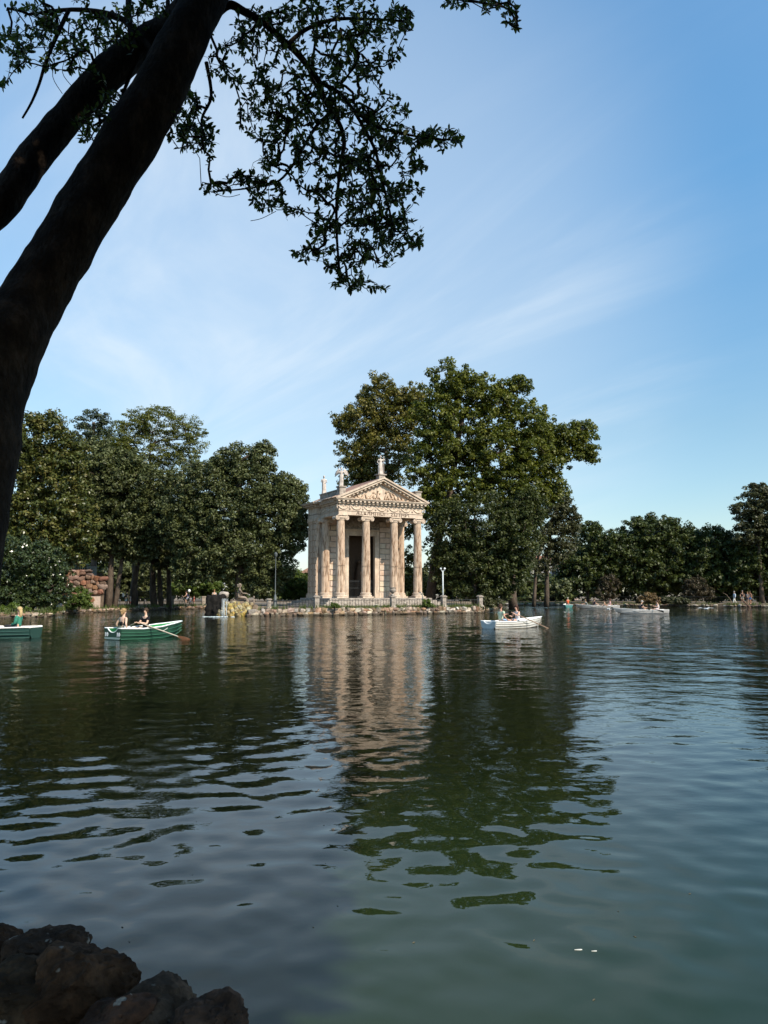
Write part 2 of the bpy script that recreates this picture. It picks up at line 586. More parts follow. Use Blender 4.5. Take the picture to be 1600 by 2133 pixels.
# ---------------------------------------------------------------- land
def land(name, pts, ztop, zbot, mat_, label=None):
    bm = bmesh.new()
    top = [bm.verts.new((p[0], p[1], ztop)) for p in pts]
    f = bm.faces.new(top)
    if f.normal.z < 0:
        f.normal_flip()
    r = bmesh.ops.extrude_face_region(bm, geom=[f])
    vs = [g for g in r['geom'] if isinstance(g, bmesh.types.BMVert)]
    for v in vs:
        v.co.z = zbot
    bmesh.ops.recalc_face_normals(bm, faces=bm.faces)
    bmesh.ops.triangulate(bm, faces=bm.faces)
    me = bpy.data.meshes.new(name)
    bm.to_mesh(me)
    bm.free()
    return tag(mobj(name, me, mat_), label, None, None, 'structure')


ISL = [wl(*p) for p in ((434, 1283), (470, 1284), (520, 1284), (600, 1283), (660, 1282.5), (760, 1281), (860, 1279), (940, 1278), (1000, 1277), (1028, 1271.5), (1036, 1267))]
isl_in = [p + Vector((0.0, 2.6 if i < 3 else 0.42, 0)) for i, p in enumerate(ISL)]
land('island_ground', isl_in + [Vector((14, 101, 0)), Vector((-6, 101, 0)), Vector((-19, 86, 0)), Vector((-16, 70, 0))], 0.60, -0.9, MT['earth'])
LEFT = [wl(*p) for p in ((-900, 1302), (-500, 1292), (-200, 1288.5), (0, 1287), (60, 1286.3), (104, 1284), (112, 1281), (131, 1278.5), (200, 1275.5), (300, 1271.5), (370, 1269.3), (430, 1267.5))]
RIGHT = [atz(p, Y, 0) for p, Y in ((470, 101), (700, 112), (900, 122), (1010, 128), (1100, 124), (1180, 119), (1280, 115), (1400, 111), (1500, 108), (1600, 105), (1900, 97), (2600, 84))]
lin = [p + Vector((-0.1, 0.4, 0)) for p in LEFT] + [p + Vector((0, 0.4, 0)) for p in RIGHT]
land('ground', lin + [Vector((400, 60, 0)), Vector((700, 700, 0)), Vector((-700, 700, 0)), Vector((-400, 40, 0))], 0.40, -0.9, MT['earth'])
land('shore_ground', [(-60, 26, 0), (-20, 12.5, 0), (-8, 7.8, 0), (-4.6, 6.2, 0), (-3.1, 5.0, 0), (-2.35, 4.1, 0), (-1.75, 3.15, 0), (-1.0, 2.62, 0), (-0.3, 2.15, 0), (1, 1.7, 0), (6, 1.3, 0), (60, 0, 0), (60, -60, 0), (-60, -60, 0)], 0.24, -0.9, MT['nearearth'])
tag(MB().box((0, 300, -1.0), (3000, 3000, 0.1)).build('lake_bed', MT['earth']), kind='structure')

# ---------------------------------------------------------------- water: real waves in the mesh
mw, t, p = base_mat('lake_water')
p.inputs['Roughness'].default_value = 0.015
p.inputs['IOR'].default_value = 1.33
p.inputs['Specular IOR Level'].default_value = 0.5
tcn = N(t, 'ShaderNodeTexCoord')
mp = N(t, 'ShaderNodeMapping')
mp.inputs['Scale'].default_value = (0.75, 1.0, 1.0)
t.links.new(tcn.outputs['Object'], mp.inputs[0])
nz = N(t, 'ShaderNodeTexNoise')
nz.inputs['Scale'].default_value = 4.6
nz.inputs['Detail'].default_value = 3
nz.inputs['Roughness'].default_value = 0.5
t.links.new(mp.outputs[0], nz.inputs['Vector'])
npat = N(t, 'ShaderNodeTexNoise')
npat.inputs['Scale'].default_value = 0.09
npat.inputs['Detail'].default_value = 2
t.links.new(mp.outputs[0], npat.inputs['Vector'])
sy = N(t, 'ShaderNodeSeparateXYZ')
t.links.new(tcn.outputs['Object'], sy.inputs[0])
far = N(t, 'ShaderNodeMapRange')
far.inputs['From Min'].default_value = 4
far.inputs['From Max'].default_value = 45
far.inputs['To Min'].default_value = 0.05
far.inputs['To Max'].default_value = 1.7
t.links.new(sy.outputs['Y'], far.inputs['Value'])
shal = N(t, 'ShaderNodeMapRange', interpolation_type='SMOOTHSTEP')
shal.inputs['From Min'].default_value = 2.5
shal.inputs['From Max'].default_value = 10
t.links.new(sy.outputs['Y'], shal.inputs['Value'])
wc = N(t, 'ShaderNodeMix', data_type='RGBA')
t.links.new(shal.outputs[0], wc.inputs[0])
wc.inputs[6].default_value = (0.017, 0.031, 0.011, 1)   # silt over the shallow bed by the shore
wc.inputs[7].default_value = (0.005, 0.0075, 0.003, 1)
t.links.new(wc.outputs[2], p.inputs['Base Color'])
bp = N(t, 'ShaderNodeBump')
bp.inputs['Distance'].default_value = 0.03
st = math_node(t, 'MULTIPLY', math_node(t, 'MULTIPLY', far.outputs[0], 0.68), math_node(t, 'ADD', math_node(t, 'MULTIPLY', npat.outputs['Fac'], 1.4), 0.3))
t.links.new(st, bp.inputs['Strength'])
t.links.new(nz.outputs['Fac'], bp.inputs['Height'])
t.links.new(bp.outputs[0], p.inputs['Normal'])
MT['water'] = mw

rows = 1.3 * (140 / 1.3) ** (np.linspace(0, 1, 525) ** 0.93)
ang = np.concatenate([np.linspace(-80, -34, 24)[:-1], np.linspace(-34, 34, 310), np.linspace(34, 80, 24)[1:]])
ang = np.radians(ang)
RR, AA = np.meshgrid(rows, ang, indexing='ij')
WX = RR * np.sin(AA)
WY = RR * np.cos(AA) - 0.6
H = np.zeros_like(WX)
sx = RR * R(68 / 310)
sp = np.maximum(sx, RR * math.log(140 / 1.3) / 525)
K = 120
lam = np.exp(rng.uniform(math.log(0.12), math.log(0.62), K))
th = rng.normal(R(96), R(55), K)
ph = rng.uniform(0, 2 * math.pi, K)
for i in range(K):
    k = 2 * math.pi / lam[i]
    wgt = 1.0 if lam[i] > 0.45 else 0.8
    slope = 0.0064 * wgt
    fade = np.clip(lam[i] / sp / 3.0 - 0.6, 0, 1)
    if lam[i] < 0.8:
        fade = fade * np.clip((RR - 1.2) / 4.5, 0.3, 1)
    H += fade * slope / k * np.sin(k * (WX * math.cos(th[i]) + WY * math.sin(th[i])) + ph[i])
for i in range(44):
    l_ = math.exp(random.uniform(math.log(0.7), math.log(2.6)))
    t_ = random.gauss(R(94), R(45))
    k = 2 * math.pi / l_
    fade = np.clip((RR - 9) / 16.0, 0, 1) * np.clip(l_ / sp / 3.0 - 0.5, 0, 1)
    H += fade * 0.0062 / k * np.sin(k * (WX * math.cos(t_) + WY * math.sin(t_)) + random.uniform(0, 6.28))
calm = 0.75 + 0.35 * np.sin(WX * 0.31 + 1.3 + 0.6 * np.sin(WY * 0.17)) * np.sin(WY * 0.23 + 0.5)
H *= calm * np.clip(0.62 + RR / 18.0, 0, 1.3)


def wave_h(x, y):
    i_ = int(np.argmin((WX - x) ** 2 + (WY - y) ** 2))
    return float(H.ravel()[i_])


V = np.stack([WX, WY, H], -1).reshape(-1, 3)
nr, nc = WX.shape
I = np.arange(nr * nc).reshape(nr, nc)
F = np.stack([I[:-1, :-1], I[:-1, 1:], I[1:, 1:], I[1:, :-1]], -1).reshape(-1, 4)
tag(mobj('water', np_mesh('water', V, F, True), MT['water']), kind='structure')

# ---------------------------------------------------------------- stones
def rock_mesh(name, seed, cuts=2, rough=0.16, smooth=True):
    r = random.Random(seed)
    bm = bmesh.new()
    bmesh.ops.create_cube(bm, size=1)
    bmesh.ops.subdivide_edges(bm, edges=bm.edges, cuts=cuts, use_grid_fill=True)
    for v in bm.verts:
        d = v.co.copy()
        q = d.normalized() * 0.56
        v.co = d.lerp(q, 0.72) + Vector((r.uniform(-1, 1), r.uniform(-1, 1), r.uniform(-1, 1))) * rough * 0.5
    for f in bm.faces:
        f.smooth = smooth
    me = bpy.data.meshes.new(name)
    bm.to_mesh(me)
    bm.free()
    return me


ROCK = {}


def rocks(mname):
    if mname not in ROCK:
        ROCK[mname] = []
        for i in range(5):
            me = rock_mesh('stone_' + mname, i + 11, 1 if mname == 'palerock' else 2)
            me.materials.append(MT[mname])
            me.set_sharp_from_angle(angle=R(38))
            ROCK[mname].append(me)
    return ROCK[mname]


def stone(parent, co, sz, mname, rz=0.0, name='stone'):
    o = bpy.data.objects.new(name, random.choice(rocks(mname)))
    o.scale = sz
    o.location = co
    o.rotation_euler = (random.uniform(-.25, .25), random.uniform(-.25, .25), rz + random.uniform(-.3, .3))
    link(o, parent)
    return o


def walk(poly, step):
    """points along a polyline"""
    out = []
    for a, b in zip(poly[:-1], poly[1:]):
        L = (b - a).length
        n = max(1, int(L / step))
        for i in range(n):
            out.append((a.lerp(b, i / n), math.atan2(b.y - a.y, b.x - a.x)))
    return out


def stone_wall(name, label, cat, poly, ztop, courses, size, mname, core_t=0.5, mixed=None, jit=0.06, group=None, limit=300, zbase=-0.05):
    root = empty(name, poly[0], 0, label, cat, group)
    o0 = Vector(poly[0])
    m = MB()
    for a, b in zip(poly[:-1], poly[1:]):
        d = (b - a)
        ang_ = math.atan2(d.y, d.x)
        c = (a + b) / 2 - o0 + Vector((-math.sin(ang_), math.cos(ang_), 0)) * (core_t / 2 + 0.06)
        m.box((c.x, c.y, (ztop - 0.06 - 0.5) / 2), (d.length + 0.1, core_t, ztop - 0.06 + 0.5), (0, 0, ang_))
    m.build('core', MT['mortar'], root)
    h = (ztop - zbase) / courses
    n = 0
    for c in range(courses):
        z = zbase + h * (c + 0.5)
        for q, a in walk(poly, size):
            if n >= limit:
                break
            s_ = size * random.uniform(0.5, 1.55)
            hh = h * random.uniform(0.6, 1.5)
            off = Vector((math.cos(a), math.sin(a), 0)) * (random.uniform(-.15, .15) * size + (c % 2) * size * 0.5)
            inn = Vector((-math.sin(a), math.cos(a), 0)) * (0.12 + 0.05 * c + random.uniform(-jit, jit))
            mm = mname
            if mixed and random.random() < mixed[1]:
                mm = mixed[0]
            stone(root, q + off + inn - o0 + Vector((0, 0, z + random.uniform(-.3, .3) * h * 0.5)), (s_ * 1.15, 0.45, hh * 1.08), mm, a)
            n += 1
    return root


stone_wall('embankment_wall', 'low rubble stone wall along the water below the temple', 'stone wall', ISL[3:], 0.60, 2, 0.43, 'rock', mixed=('palerock', 0.25), limit=150)
stone_wall('embankment_wall', 'low grey rubble wall between the fountain rocks and the temple', 'stone wall', ISL[2:4], 0.56, 2, 0.40, 'palerock', mixed=('rock', 0.3), limit=40)
stone_wall('embankment_wall', 'dark low stone edging along the left bank path', 'stone edging', LEFT[7:], 0.34, 2, 0.42, 'rock', limit=240)
stone_wall('embankment_wall', 'pale stones edging the water under the bush on the left bank', 'stone edging', LEFT[2:8], 0.30, 2, 0.5, 'palerock', mixed=('rock', 0.6), limit=120, jit=0.2)
stone_wall('embankment_wall', 'row of pale stones along the far right shore', 'stone edging', RIGHT[3:11], 0.27, 1, 0.50, 'rock', mixed=('palerock', 0.45), limit=170, zbase=0.0, jit=0.2)

# ---------------------------------------------------------------- foliage
def leaf_cloud(centers, radii, nper, size, flat=0.75, up=0.5, aspect=0.55, jitter=0.5, shape='quad', cl_tint=None):
    """many leaf faces around cluster centres -> V, F, tint"""
    n = len(centers)
    c = np.repeat(np.asarray(centers), nper, 0)
    r = np.repeat(np.asarray(radii), nper)[:, None]
    m = len(c)
    d = rng.normal(size=(m, 3))
    d /= np.linalg.norm(d, axis=1)[:, None] + 1e-9
    rad = rng.uniform(0.25, 1.0, (m, 1)) ** 0.6
    d2 = d * np.array([1, 1, flat])
    pos = c + d2 * rad * r
    nrm = d * 0.7 + np.array([0, 0, up]) + rng.normal(size=(m, 3)) * jitter
    nrm /= np.linalg.norm(nrm, axis=1)[:, None] + 1e-9
    tdir = np.cross(nrm, rng.normal(size=(m, 3)))
    tdir /= np.linalg.norm(tdir, axis=1)[:, None] + 1e-9
    b = np.cross(nrm, tdir)
    L = size * rng.uniform(0.6, 1.25, (m, 1))
    W = L * aspect * rng.uniform(0.8, 1.2, (m, 1))
    bend = nrm * L * 0.12
    V = np.stack([pos - tdir * L * 0.5, pos - b * W * 0.5 + bend, pos + tdir * L * 0.5, pos + b * W * 0.5 + bend], 1).reshape(-1, 3)
    F = np.arange(m * 4).reshape(m, 4)
    if shape == 'tri':
        V = V.reshape(m, 4, 3)
        V = np.stack([V[:, 0] - tdir * L * 0.12, V[:, 1] + tdir * L * 0.3 - b * W * 0.3, V[:, 3] + tdir * L * 0.3 + b * W * 0.3], 1).reshape(-1, 3)
        F = np.arange(m * 3).reshape(m, 3)
    ct = rng.uniform(0, 1, n) if cl_tint is None else np.asarray(cl_tint)
    tint = np.clip(np.repeat(ct, nper) * 0.55 + rng.uniform(0, 1, m) * 0.55 - 0.05, 0, 1)
    return V, F, tint


def grow(skel, skr, targets, rtip=0.012, power=0.5, rmax=None):
    """attach targets one by one to the nearest node; returns segments (a, b, ra, rb)"""
    P = [np.array(q, float) for q in skel]
    ns = len(P)
    par = [-1] * ns
    T = np.asarray(targets, float)
    S = np.asarray(P)
    dist = np.min(np.linalg.norm(T[:, None] - S[None], axis=2), axis=1)
    buf = np.zeros((ns + len(T), 3))
    buf[:ns] = S
    n = ns
    for i in np.argsort(dist):
        d = np.linalg.norm(buf[:n] - T[i], axis=1)
        j = int(np.argmin(d))
        buf[n] = T[i]
        par.append(j)
        n += 1
    cnt = np.ones(n)
    for i in range(n - 1, ns - 1, -1):
        if par[i] >= ns:
            cnt[par[i]] += cnt[i]
    seg = []
    for i in range(ns, n):
        r = rtip * cnt[i] ** power
        if rmax:
            r = min(r, rmax)
        j = par[i]
        rp = rtip * cnt[j] ** power if j >= ns else r * 1.1
        if rmax:
            rp = min(rp, rmax)
        seg.append((buf[j], buf[i], min(rp, r * 1.6), r))
    return seg


def seg_mesh(mb, segs, n=4, wob=0.08):
    for a, b, ra, rb in segs:
        a, b = Vector(a), Vector(b)
        L = (b - a).length
        if L < 1e-3:
            continue
        mid = (a + b) / 2 + Vector((random.gauss(0, 1), random.gauss(0, 1), random.gauss(0, 1))) * L * wob
        mb.tube([a, mid, b], [ra, (ra + rb) / 2, rb * 0.85], n, False)


def tree(name, label, cat, Y, base, lobes, leaf, trunk=None, bark='bark', trunk_r=0.32, cs=1.0, nper=42, lsize=0.30, dens=1.0, group=None, depth=0.85, flat=0.75, up=0.5, aspect=0.55, zb=0.4, bare=0, shell=0.45, extra_trunks=(), rag=0.13):
    """lobes: (px, py, rx, ry[, dY]) in photo pixels at depth Y -> a crown of leaf clumps on real limbs"""
    b = atz(base[0], Y, zb)
    root = empty(name, b, 0, label, cat, group)
    m_px = Y / FPX
    cen, lob = [], []
    for L in lobes:
        dY = L[4] if len(L) > 4 else 0.0
        c = at(L[0], L[1], Y + dY) - b
        rx, ry = L[2] * m_px * 1.06, L[3] * m_px * 1.06
        lob.append((c, rx, ry))
        rz = (rx + ry) * 0.5 * depth
        vol = rx * ry * rz
        n = max(8, int(dens * 7.0 * (rx * ry + rx * rz + ry * rz) / (cs * cs)))
        d = rng.normal(size=(n, 3))
        d /= np.linalg.norm(d, axis=1)[:, None]
        rr = rng.uniform(shell, 1.0, (n, 1)) ** 0.7
        irr = 1.0 + rag * np.clip(rng.normal(size=(n, 1)), -1.4, 1.3)
        q = d * rr * irr * np.array([rx, rz, ry]) + np.array(c)
        cen.append(q)
    cen = np.concatenate(cen)
    # no clump may sit inside the ground
    cen = cen[cen[:, 2] > 0.15]
    rad = cs * rng.uniform(0.55, 1.15, len(cen)) * 0.62
    V, F, ti = leaf_cloud(cen, rad, int(nper * 1.2), lsize * 1.02, flat, up, aspect, shape='tri' if Y > 95 else 'quad')
    mobj('crown', np_mesh(name + '_crown', V, F, False, ti), LM[leaf], root)
    if trunk is not None:
        skel = []
        for k, tr in enumerate([trunk] + list(extra_trunks)):
            pts = [atz(tr[0][0], Y, zb - 0.3) - b] + [at(q[0], q[1], Y + (q[2] if len(q) > 2 else 0)) - b for q in tr[1:]]
            rad_ = [trunk_r * (1.25 if i == 0 else 1.0 - 0.55 * i / len(pts)) * (1 if k == 0 else 0.75) for i in range(len(pts))]
            fine, fr = [], []
            for i in range(len(pts) - 1):
                for s in range(3):
                    u = s / 3
                    fine.append(pts[i].lerp(pts[i + 1], u) + Vector((random.gauss(0, 1), random.gauss(0, 1), 0)) * trunk_r * (0.12 if i + s else 0))
                    fr.append(rad_[i] * (1 - u) + rad_[i + 1] * u)
            fine.append(pts[-1])
            fr.append(rad_[-1])
            MB().tube(fine, fr, 9).build('trunk', MT[bark], root, True)
            skel += fine[len(fine) // 3:]
        lm = MB()
        skp = [np.array(q) for q in skel]
        for c, rx, ry in lob:
            d = [np.linalg.norm(q - np.array(c)) + 0.6 * max(0, q[2] - c.z + 0.5) for q in skp]
            s0 = Vector(skp[int(np.argmin(d))])
            L = (c - s0).length
            if L < 0.4:
                continue
            ms = [s0, s0.lerp(c, 0.35) + Vector((random.gauss(0, .05), random.gauss(0, .05), 0.10)) * L, s0.lerp(c, 0.7) + Vector((random.gauss(0, .05), random.gauss(0, .05), 0.05)) * L, c]
            r0 = trunk_r * random.uniform(0.26, 0.42)
            lm.tube(ms, [r0, r0 * 0.75, r0 * 0.5, r0 * 0.3], 6, False)
            skp += [np.array(q) for q in ms[1:]]
        sub = cen[rng.permutation(len(cen))[: min(len(cen), 160)]]
        seg_mesh(lm, grow(skp, None, sub, 0.018, 0.5, trunk_r * 0.3), 4)
        lm.build('limb', MT[bark], root)['kind'] = 'stuff'
    if bare:
        pass
    return root


def shrub(name, label, cat, Y, base, lobes, leaf, zb=0.4, cs=0.5, nper=34, lsize=0.16, group=None, **k):
    return tree(name, label, cat, Y, base, lobes, leaf, trunk=[(base[0], base[1]), (base[0], base[1] - 14), (lobes[0][0], lobes[0][1])], trunk_r=0.06, cs=cs, nper=nper, lsize=lsize, zb=zb, group=group, **k)
# ---------------------------------------------------------------- trees
G1 = 'trees on the left bank'
tree('magnolia_tree', 'tall brown green leafy tree beside the leaning foreground trunk', 'tree', 72, (95, 1255),
     [(70, 910, 66, 48), (100, 880, 36, 24), (30, 1000, 80, 80), (115, 1005, 62, 75), (85, 1090, 90, 70), (150, 1080, 50, 62), (30, 1140, 80, 60), (150, 950, 36, 40), (160, 1130, 40, 40)], 'brown',
     [(105, 1255), (100, 1130), (85, 980)], cs=1.0, lsize=0.32, nper=40, group=G1)
tree('cedar_tree', 'dark conifer with a pointed top behind the left bank trees', 'tree', 98, (195, 1250),
     [(195, 876, 34, 24), (190, 912, 56, 26), (200, 950, 70, 30), (190, 995, 82, 36), (205, 1050, 80, 40), (200, 1095, 70, 40), (235, 960, 50, 40)], 'cedar',
     [(195, 1250), (195, 1050), (195, 880)], cs=1.1, lsize=0.30, flat=0.45, up=0.9, aspect=0.35, group=G1)
tree('locust_tree', 'airy yellow green tree with feathery open crown on the left bank', 'tree', 86, (290, 1250),
     [(330, 880, 62, 34), (275, 895, 40, 34), (392, 915, 42, 42), (300, 945, 72, 46), (375, 985, 58, 52), (255, 950, 36, 40), (340, 1030, 70, 40)], 'feather',
     [(275, 1252), (290, 1120), (315, 970)], cs=1.05, lsize=0.26, nper=36, flat=0.4, up=0.9, dens=1.15, aspect=0.4, group=G1)
tree('holm_oak', 'dark round oak with split trunk behind the walking man and child', 'tree', 80, (232, 1258),
     [(230, 975, 76, 52), (285, 1025, 80, 60), (205, 1045, 66, 60), (250, 1095, 96, 46), (325, 1085, 56, 52), (180, 1120, 45, 36), (215, 1140, 50, 28), (285, 1140, 44, 30)], 'oak',
     [(226, 1258), (232, 1160), (240, 1040)], extra_trunks=[[(238, 1258), (252, 1180), (262, 1080)]], cs=0.95, lsize=0.30, nper=42, dens=1.3, group=G1)
tree('holm_oak', 'oak with several slim dark trunks behind the path railing', 'tree', 88, (330, 1256),
     [(330, 1110, 66, 46), (405, 1105, 66, 60), (285, 1140, 50, 30), (360, 1155, 60, 34), (420, 1165, 40, 30)], 'oak',
     [(322, 1256), (318, 1180), (325, 1110)], extra_trunks=[[(352, 1256), (350, 1180), (360, 1110)], [(336, 1256), (330, 1180), (310, 1120)], [(283, 1256), (280, 1180), (290, 1110)]], trunk_r=0.34, cs=0.95, lsize=0.30, dens=1.2, group=G1)
tree('holm_oak', 'broad dense oak drooping over the fountain left of the temple', 'tree', 76.5, (520, 1255),
     [(500, 962, 56, 38), (548, 945, 26, 24), (430, 1005, 70, 56), (535, 1010, 72, 58), (385, 1075, 55, 58), (468, 1075, 90, 68), (560, 1070, 66, 66), (604, 1040, 32, 42), (606, 1110, 34, 56),
      (515, 1140, 84, 56), (425, 1145, 72, 54), (560, 1185, 54, 36), (395, 1185, 40, 34), (548, 1215, 44, 26), (470, 1180, 50, 34), (622, 1075, 24, 50), (612, 1020, 24, 26)], 'oak',
     [(500, 1258), (500, 1190), (495, 1080), (500, 980)], trunk_r=0.42, cs=0.92, lsize=0.27, nper=46, zb=0.5, group=G1)
G2 = 'trees behind the temple'
tree('plane_tree', 'browning plane tree rising behind the temple pediment statue', 'tree', 90, (800, 1245),
     [(790, 825, 46, 42), (757, 878, 54, 44), (830, 868, 52, 54), (742, 945, 40, 34), (800, 945, 66, 56), (716, 882, 26, 18), (860, 840, 40, 36), (770, 1010, 50, 40), (740, 990, 26, 26), (850, 1095, 20, 26), (846, 1165, 22, 22), (860, 1215, 34, 26)], 'planebrown',
     [(830, 1248), (822, 1100), (805, 940)], bark='palebark', cs=1.0, lsize=0.32, nper=34, rag=0.2, group=G2)
tree('plane_tree', 'tallest green plane tree with leaning trunk right of the temple', 'tree', 81, (893, 1246),
     [(935, 795, 44, 36), (975, 812, 50, 42), (1030, 830, 50, 42), (905, 865, 52, 54), (1085, 800, 26, 20), (1060, 815, 22, 20), (1088, 875, 54, 48), (960, 900, 82, 62), (1035, 945, 84, 62), (900, 965, 60, 62), (1110, 935, 44, 40),
      (960, 1015, 70, 50), (1060, 1010, 60, 46), (895, 1050, 36, 40)], 'plane',
     [(893, 1248), (912, 1130), (935, 1030), (950, 930), (965, 860)], trunk_r=0.45, cs=0.95, lsize=0.34, nper=36, dens=0.8, rag=0.2, group=G2)
tree('plane_tree', 'plane tree with long leafy limb reaching right over the shore', 'tree', 84, (1070, 1250),
     [(1150, 925, 32, 28), (1185, 905, 38, 28), (1218, 895, 24, 22), (1220, 930, 24, 26), (1228, 950, 14, 18), (1195, 940, 30, 24), (1150, 965, 36, 26), (1115, 1010, 50, 46), (1155, 1010, 26, 30), (1080, 1050, 50, 44), (1130, 900, 26, 26)], 'plane',
     [(1070, 1252), (1064, 1180), (1070, 1080), (1100, 1000)], trunk_r=0.42, cs=0.9, lsize=0.32, nper=36, dens=0.8, rag=0.2, group=G2)
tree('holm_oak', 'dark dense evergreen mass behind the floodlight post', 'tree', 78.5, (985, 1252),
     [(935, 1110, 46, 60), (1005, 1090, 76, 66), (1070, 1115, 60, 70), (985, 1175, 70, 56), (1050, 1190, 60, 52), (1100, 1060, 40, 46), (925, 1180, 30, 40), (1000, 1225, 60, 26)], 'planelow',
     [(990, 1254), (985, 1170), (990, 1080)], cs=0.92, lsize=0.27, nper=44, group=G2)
tree('oak_tree', 'grey olive oak at the right edge of the tall plane trees', 'tree', 99, (1135, 1250),
     [(1150, 1050, 42, 40), (1178, 1075, 26, 40), (1165, 1115, 38, 40), (1130, 1150, 46, 46), (1195, 1095, 12, 20)], 'olive',
     [(1138, 1251), (1140, 1180), (1150, 1080)], extra_trunks=[[(1112, 1251), (1116, 1190), (1130, 1120)]], trunk_r=0.28, cs=1.0, lsize=0.28, nper=34, dens=0.9, group=G2)
G3 = 'trees on the far right shore'
tree('laurel_tree', 'leafy tree with a thin leader top above the moored far boats', 'tree', 120, (1225, 1250),
     [(1232, 1130, 32, 40), (1238, 1100, 10, 12), (1215, 1190, 46, 48), (1270, 1150, 44, 44), (1180, 1180, 20, 40)], 'right', [(1225, 1252), (1225, 1180), (1232, 1110)], cs=1.15, lsize=0.36, nper=38, trunk_r=0.22, group=G3)
tree('laurel_tree', 'large dense green tree with spiky leaders in the middle of the far right shore', 'tree', 121, (1350, 1250),
     [(1350, 1118, 56, 40), (1318, 1165, 56, 54), (1405, 1140, 50, 48), (1370, 1195, 72, 46), (1326, 1088, 12, 14), (1357, 1084, 9, 12), (1398, 1090, 18, 16), (1420, 1190, 40, 40)], 'right',
     [(1350, 1252), (1350, 1170), (1352, 1100)], cs=1.15, lsize=0.36, nper=40, trunk_r=0.25, group=G3)
tree('laurel_tree', 'rounded dark tree right of the spiky far shore tree', 'tree', 119, (1490, 1250),
     [(1488, 1130, 46, 36), (1462, 1178, 44, 46), (1515, 1170, 46, 50), (1500, 1215, 60, 34)], 'right', [(1490, 1252), (1490, 1170), (1490, 1120)], cs=1.15, lsize=0.36, nper=40, trunk_r=0.25, group=G3)
tree('pine_tree', 'open crowned pine at the right edge of the picture', 'tree', 114, (1588, 1250),
     [(1590, 1040, 44, 24), (1552, 1062, 30, 16), (1625, 1050, 36, 30), (1572, 1085, 34, 16), (1615, 1100, 40, 30), (1582, 1022, 28, 16), (1600, 1070, 44, 34), (1560, 1112, 34, 24)], 'olive', [(1588, 1252), (1582, 1150), (1585, 1060)], cs=1.1, lsize=0.32, nper=36, flat=0.5, dens=0.9, trunk_r=0.3, group=G3)
tree('laurel_tree', 'dark bushy tree under the pine behind the walkers', 'tree', 116, (1585, 1250),
     [(1590, 1150, 46, 50), (1565, 1200, 50, 44), (1640, 1170, 60, 70), (1545, 1165, 24, 36), (1620, 1215, 60, 34)], 'right', [(1600, 1252), (1600, 1180), (1595, 1140)], cs=1.15, lsize=0.36, nper=40, trunk_r=0.25, group=G3)
# a far wood that reads as one mass behind everything
cen = []
for i in range(3800):
    px = rng.uniform(-250, 1800)
    top = 1150 + 14 * math.sin(px * 0.013) + 9 * math.sin(px * 0.041 + 2)
    if px < 430:
        top -= 32
    if px > 1060:
        top = 1118 + 14 * math.sin(px * 0.017)
    if 560 < px < 900:
        top = 1200 + 6 * math.sin(px * 0.05)
    if 1085 < px < 1200:
        top = 1206
    if 420 < px < 448:
        top = 1212
    py = top + (1245 - top) * rng.uniform(0, 1) ** 1.3
    cen.append(at(px, py, rng.uniform(142, 156)))
cen = np.array([tuple(c) for c in cen])
V, F, ti = leaf_cloud(cen, rng.uniform(0.8, 1.6, len(cen)) * 1.1, 20, 0.95, 0.8, shape='tri')
tag(mobj('far_wood', np_mesh('far_wood', V, F, False, ti), LM['right']), 'dark green wood far behind the park lake trees', 'woodland', None, 'stuff')

# shrubs
shrub('undergrowth_hedge', 'dark hedge behind the tall fence under the left bank oaks', 'hedge', 104, (300, 1250), [(200, 1215, 34, 26), (245, 1205, 34, 32), (300, 1200, 40, 34), (350, 1205, 36, 32), (175, 1200, 24, 30), (270, 1225, 40, 18), (330, 1230, 40, 14), (395, 1205, 26, 22)], 'oak', cs=0.8, nper=26, lsize=0.36, dens=0.8)
shrub('undergrowth_hedge', 'dark hedge behind the plane trees right of the temple', 'hedge', 108, (960, 1250), [(880, 1215, 36, 30), (940, 1215, 40, 30), (1010, 1210, 44, 32), (1060, 1220, 30, 24), (1165, 1225, 26, 18)], 'oak', cs=0.8, nper=26, lsize=0.36, dens=0.8)
shrub('laurel_bush', 'big glossy dark bush beside the red rock wall on the left bank', 'bush', 62.5, (70, 1268),
      [(75, 1180, 66, 46), (30, 1160, 50, 44), (100, 1225, 42, 40), (25, 1225, 56, 40), (-30, 1190, 50, 60), (65, 1245, 60, 24)], 'glossy', cs=0.6, nper=44, lsize=0.2)
shrub('broadleaf_plant', 'light green broad leaved plant by the water behind the seated woman', 'plant', 60.5, (20, 1280), [(14, 1270, 14, 7), (30, 1266, 9, 8), (2, 1274, 8, 5)], 'bush', cs=0.3, nper=22, lsize=0.34, zb=0.4, aspect=0.4)
shrub('broadleaf_plant', 'small green plant by the water right of the seated woman', 'plant', 61, (60, 1278), [(58, 1272, 10, 6), (68, 1274, 7, 5)], 'bush', cs=0.3, nper=16, lsize=0.26, zb=0.4)
shrub('leafy_shrub', 'light green shrub in front of the red rock wall', 'bush', 70, (165, 1268), [(165, 1240, 20, 18), (150, 1255, 18, 12), (180, 1256, 14, 10), (140, 1265, 14, 6)], 'bush', cs=0.4, nper=34, lsize=0.16)
shrub('leafy_shrub', 'bright green round bush behind the cyclist', 'bush', 101, (395, 1240), [(395, 1222, 34, 18), (425, 1228, 24, 14), (370, 1226, 14, 12)], 'bush', cs=0.55, nper=40, lsize=0.22)
shrub('leafy_shrub', 'bright green bush behind the dark fountain rock', 'bush', 100, (445, 1240), [(445, 1220, 18, 16), (440, 1208, 8, 6)], 'bush', cs=0.55, nper=40, lsize=0.22)
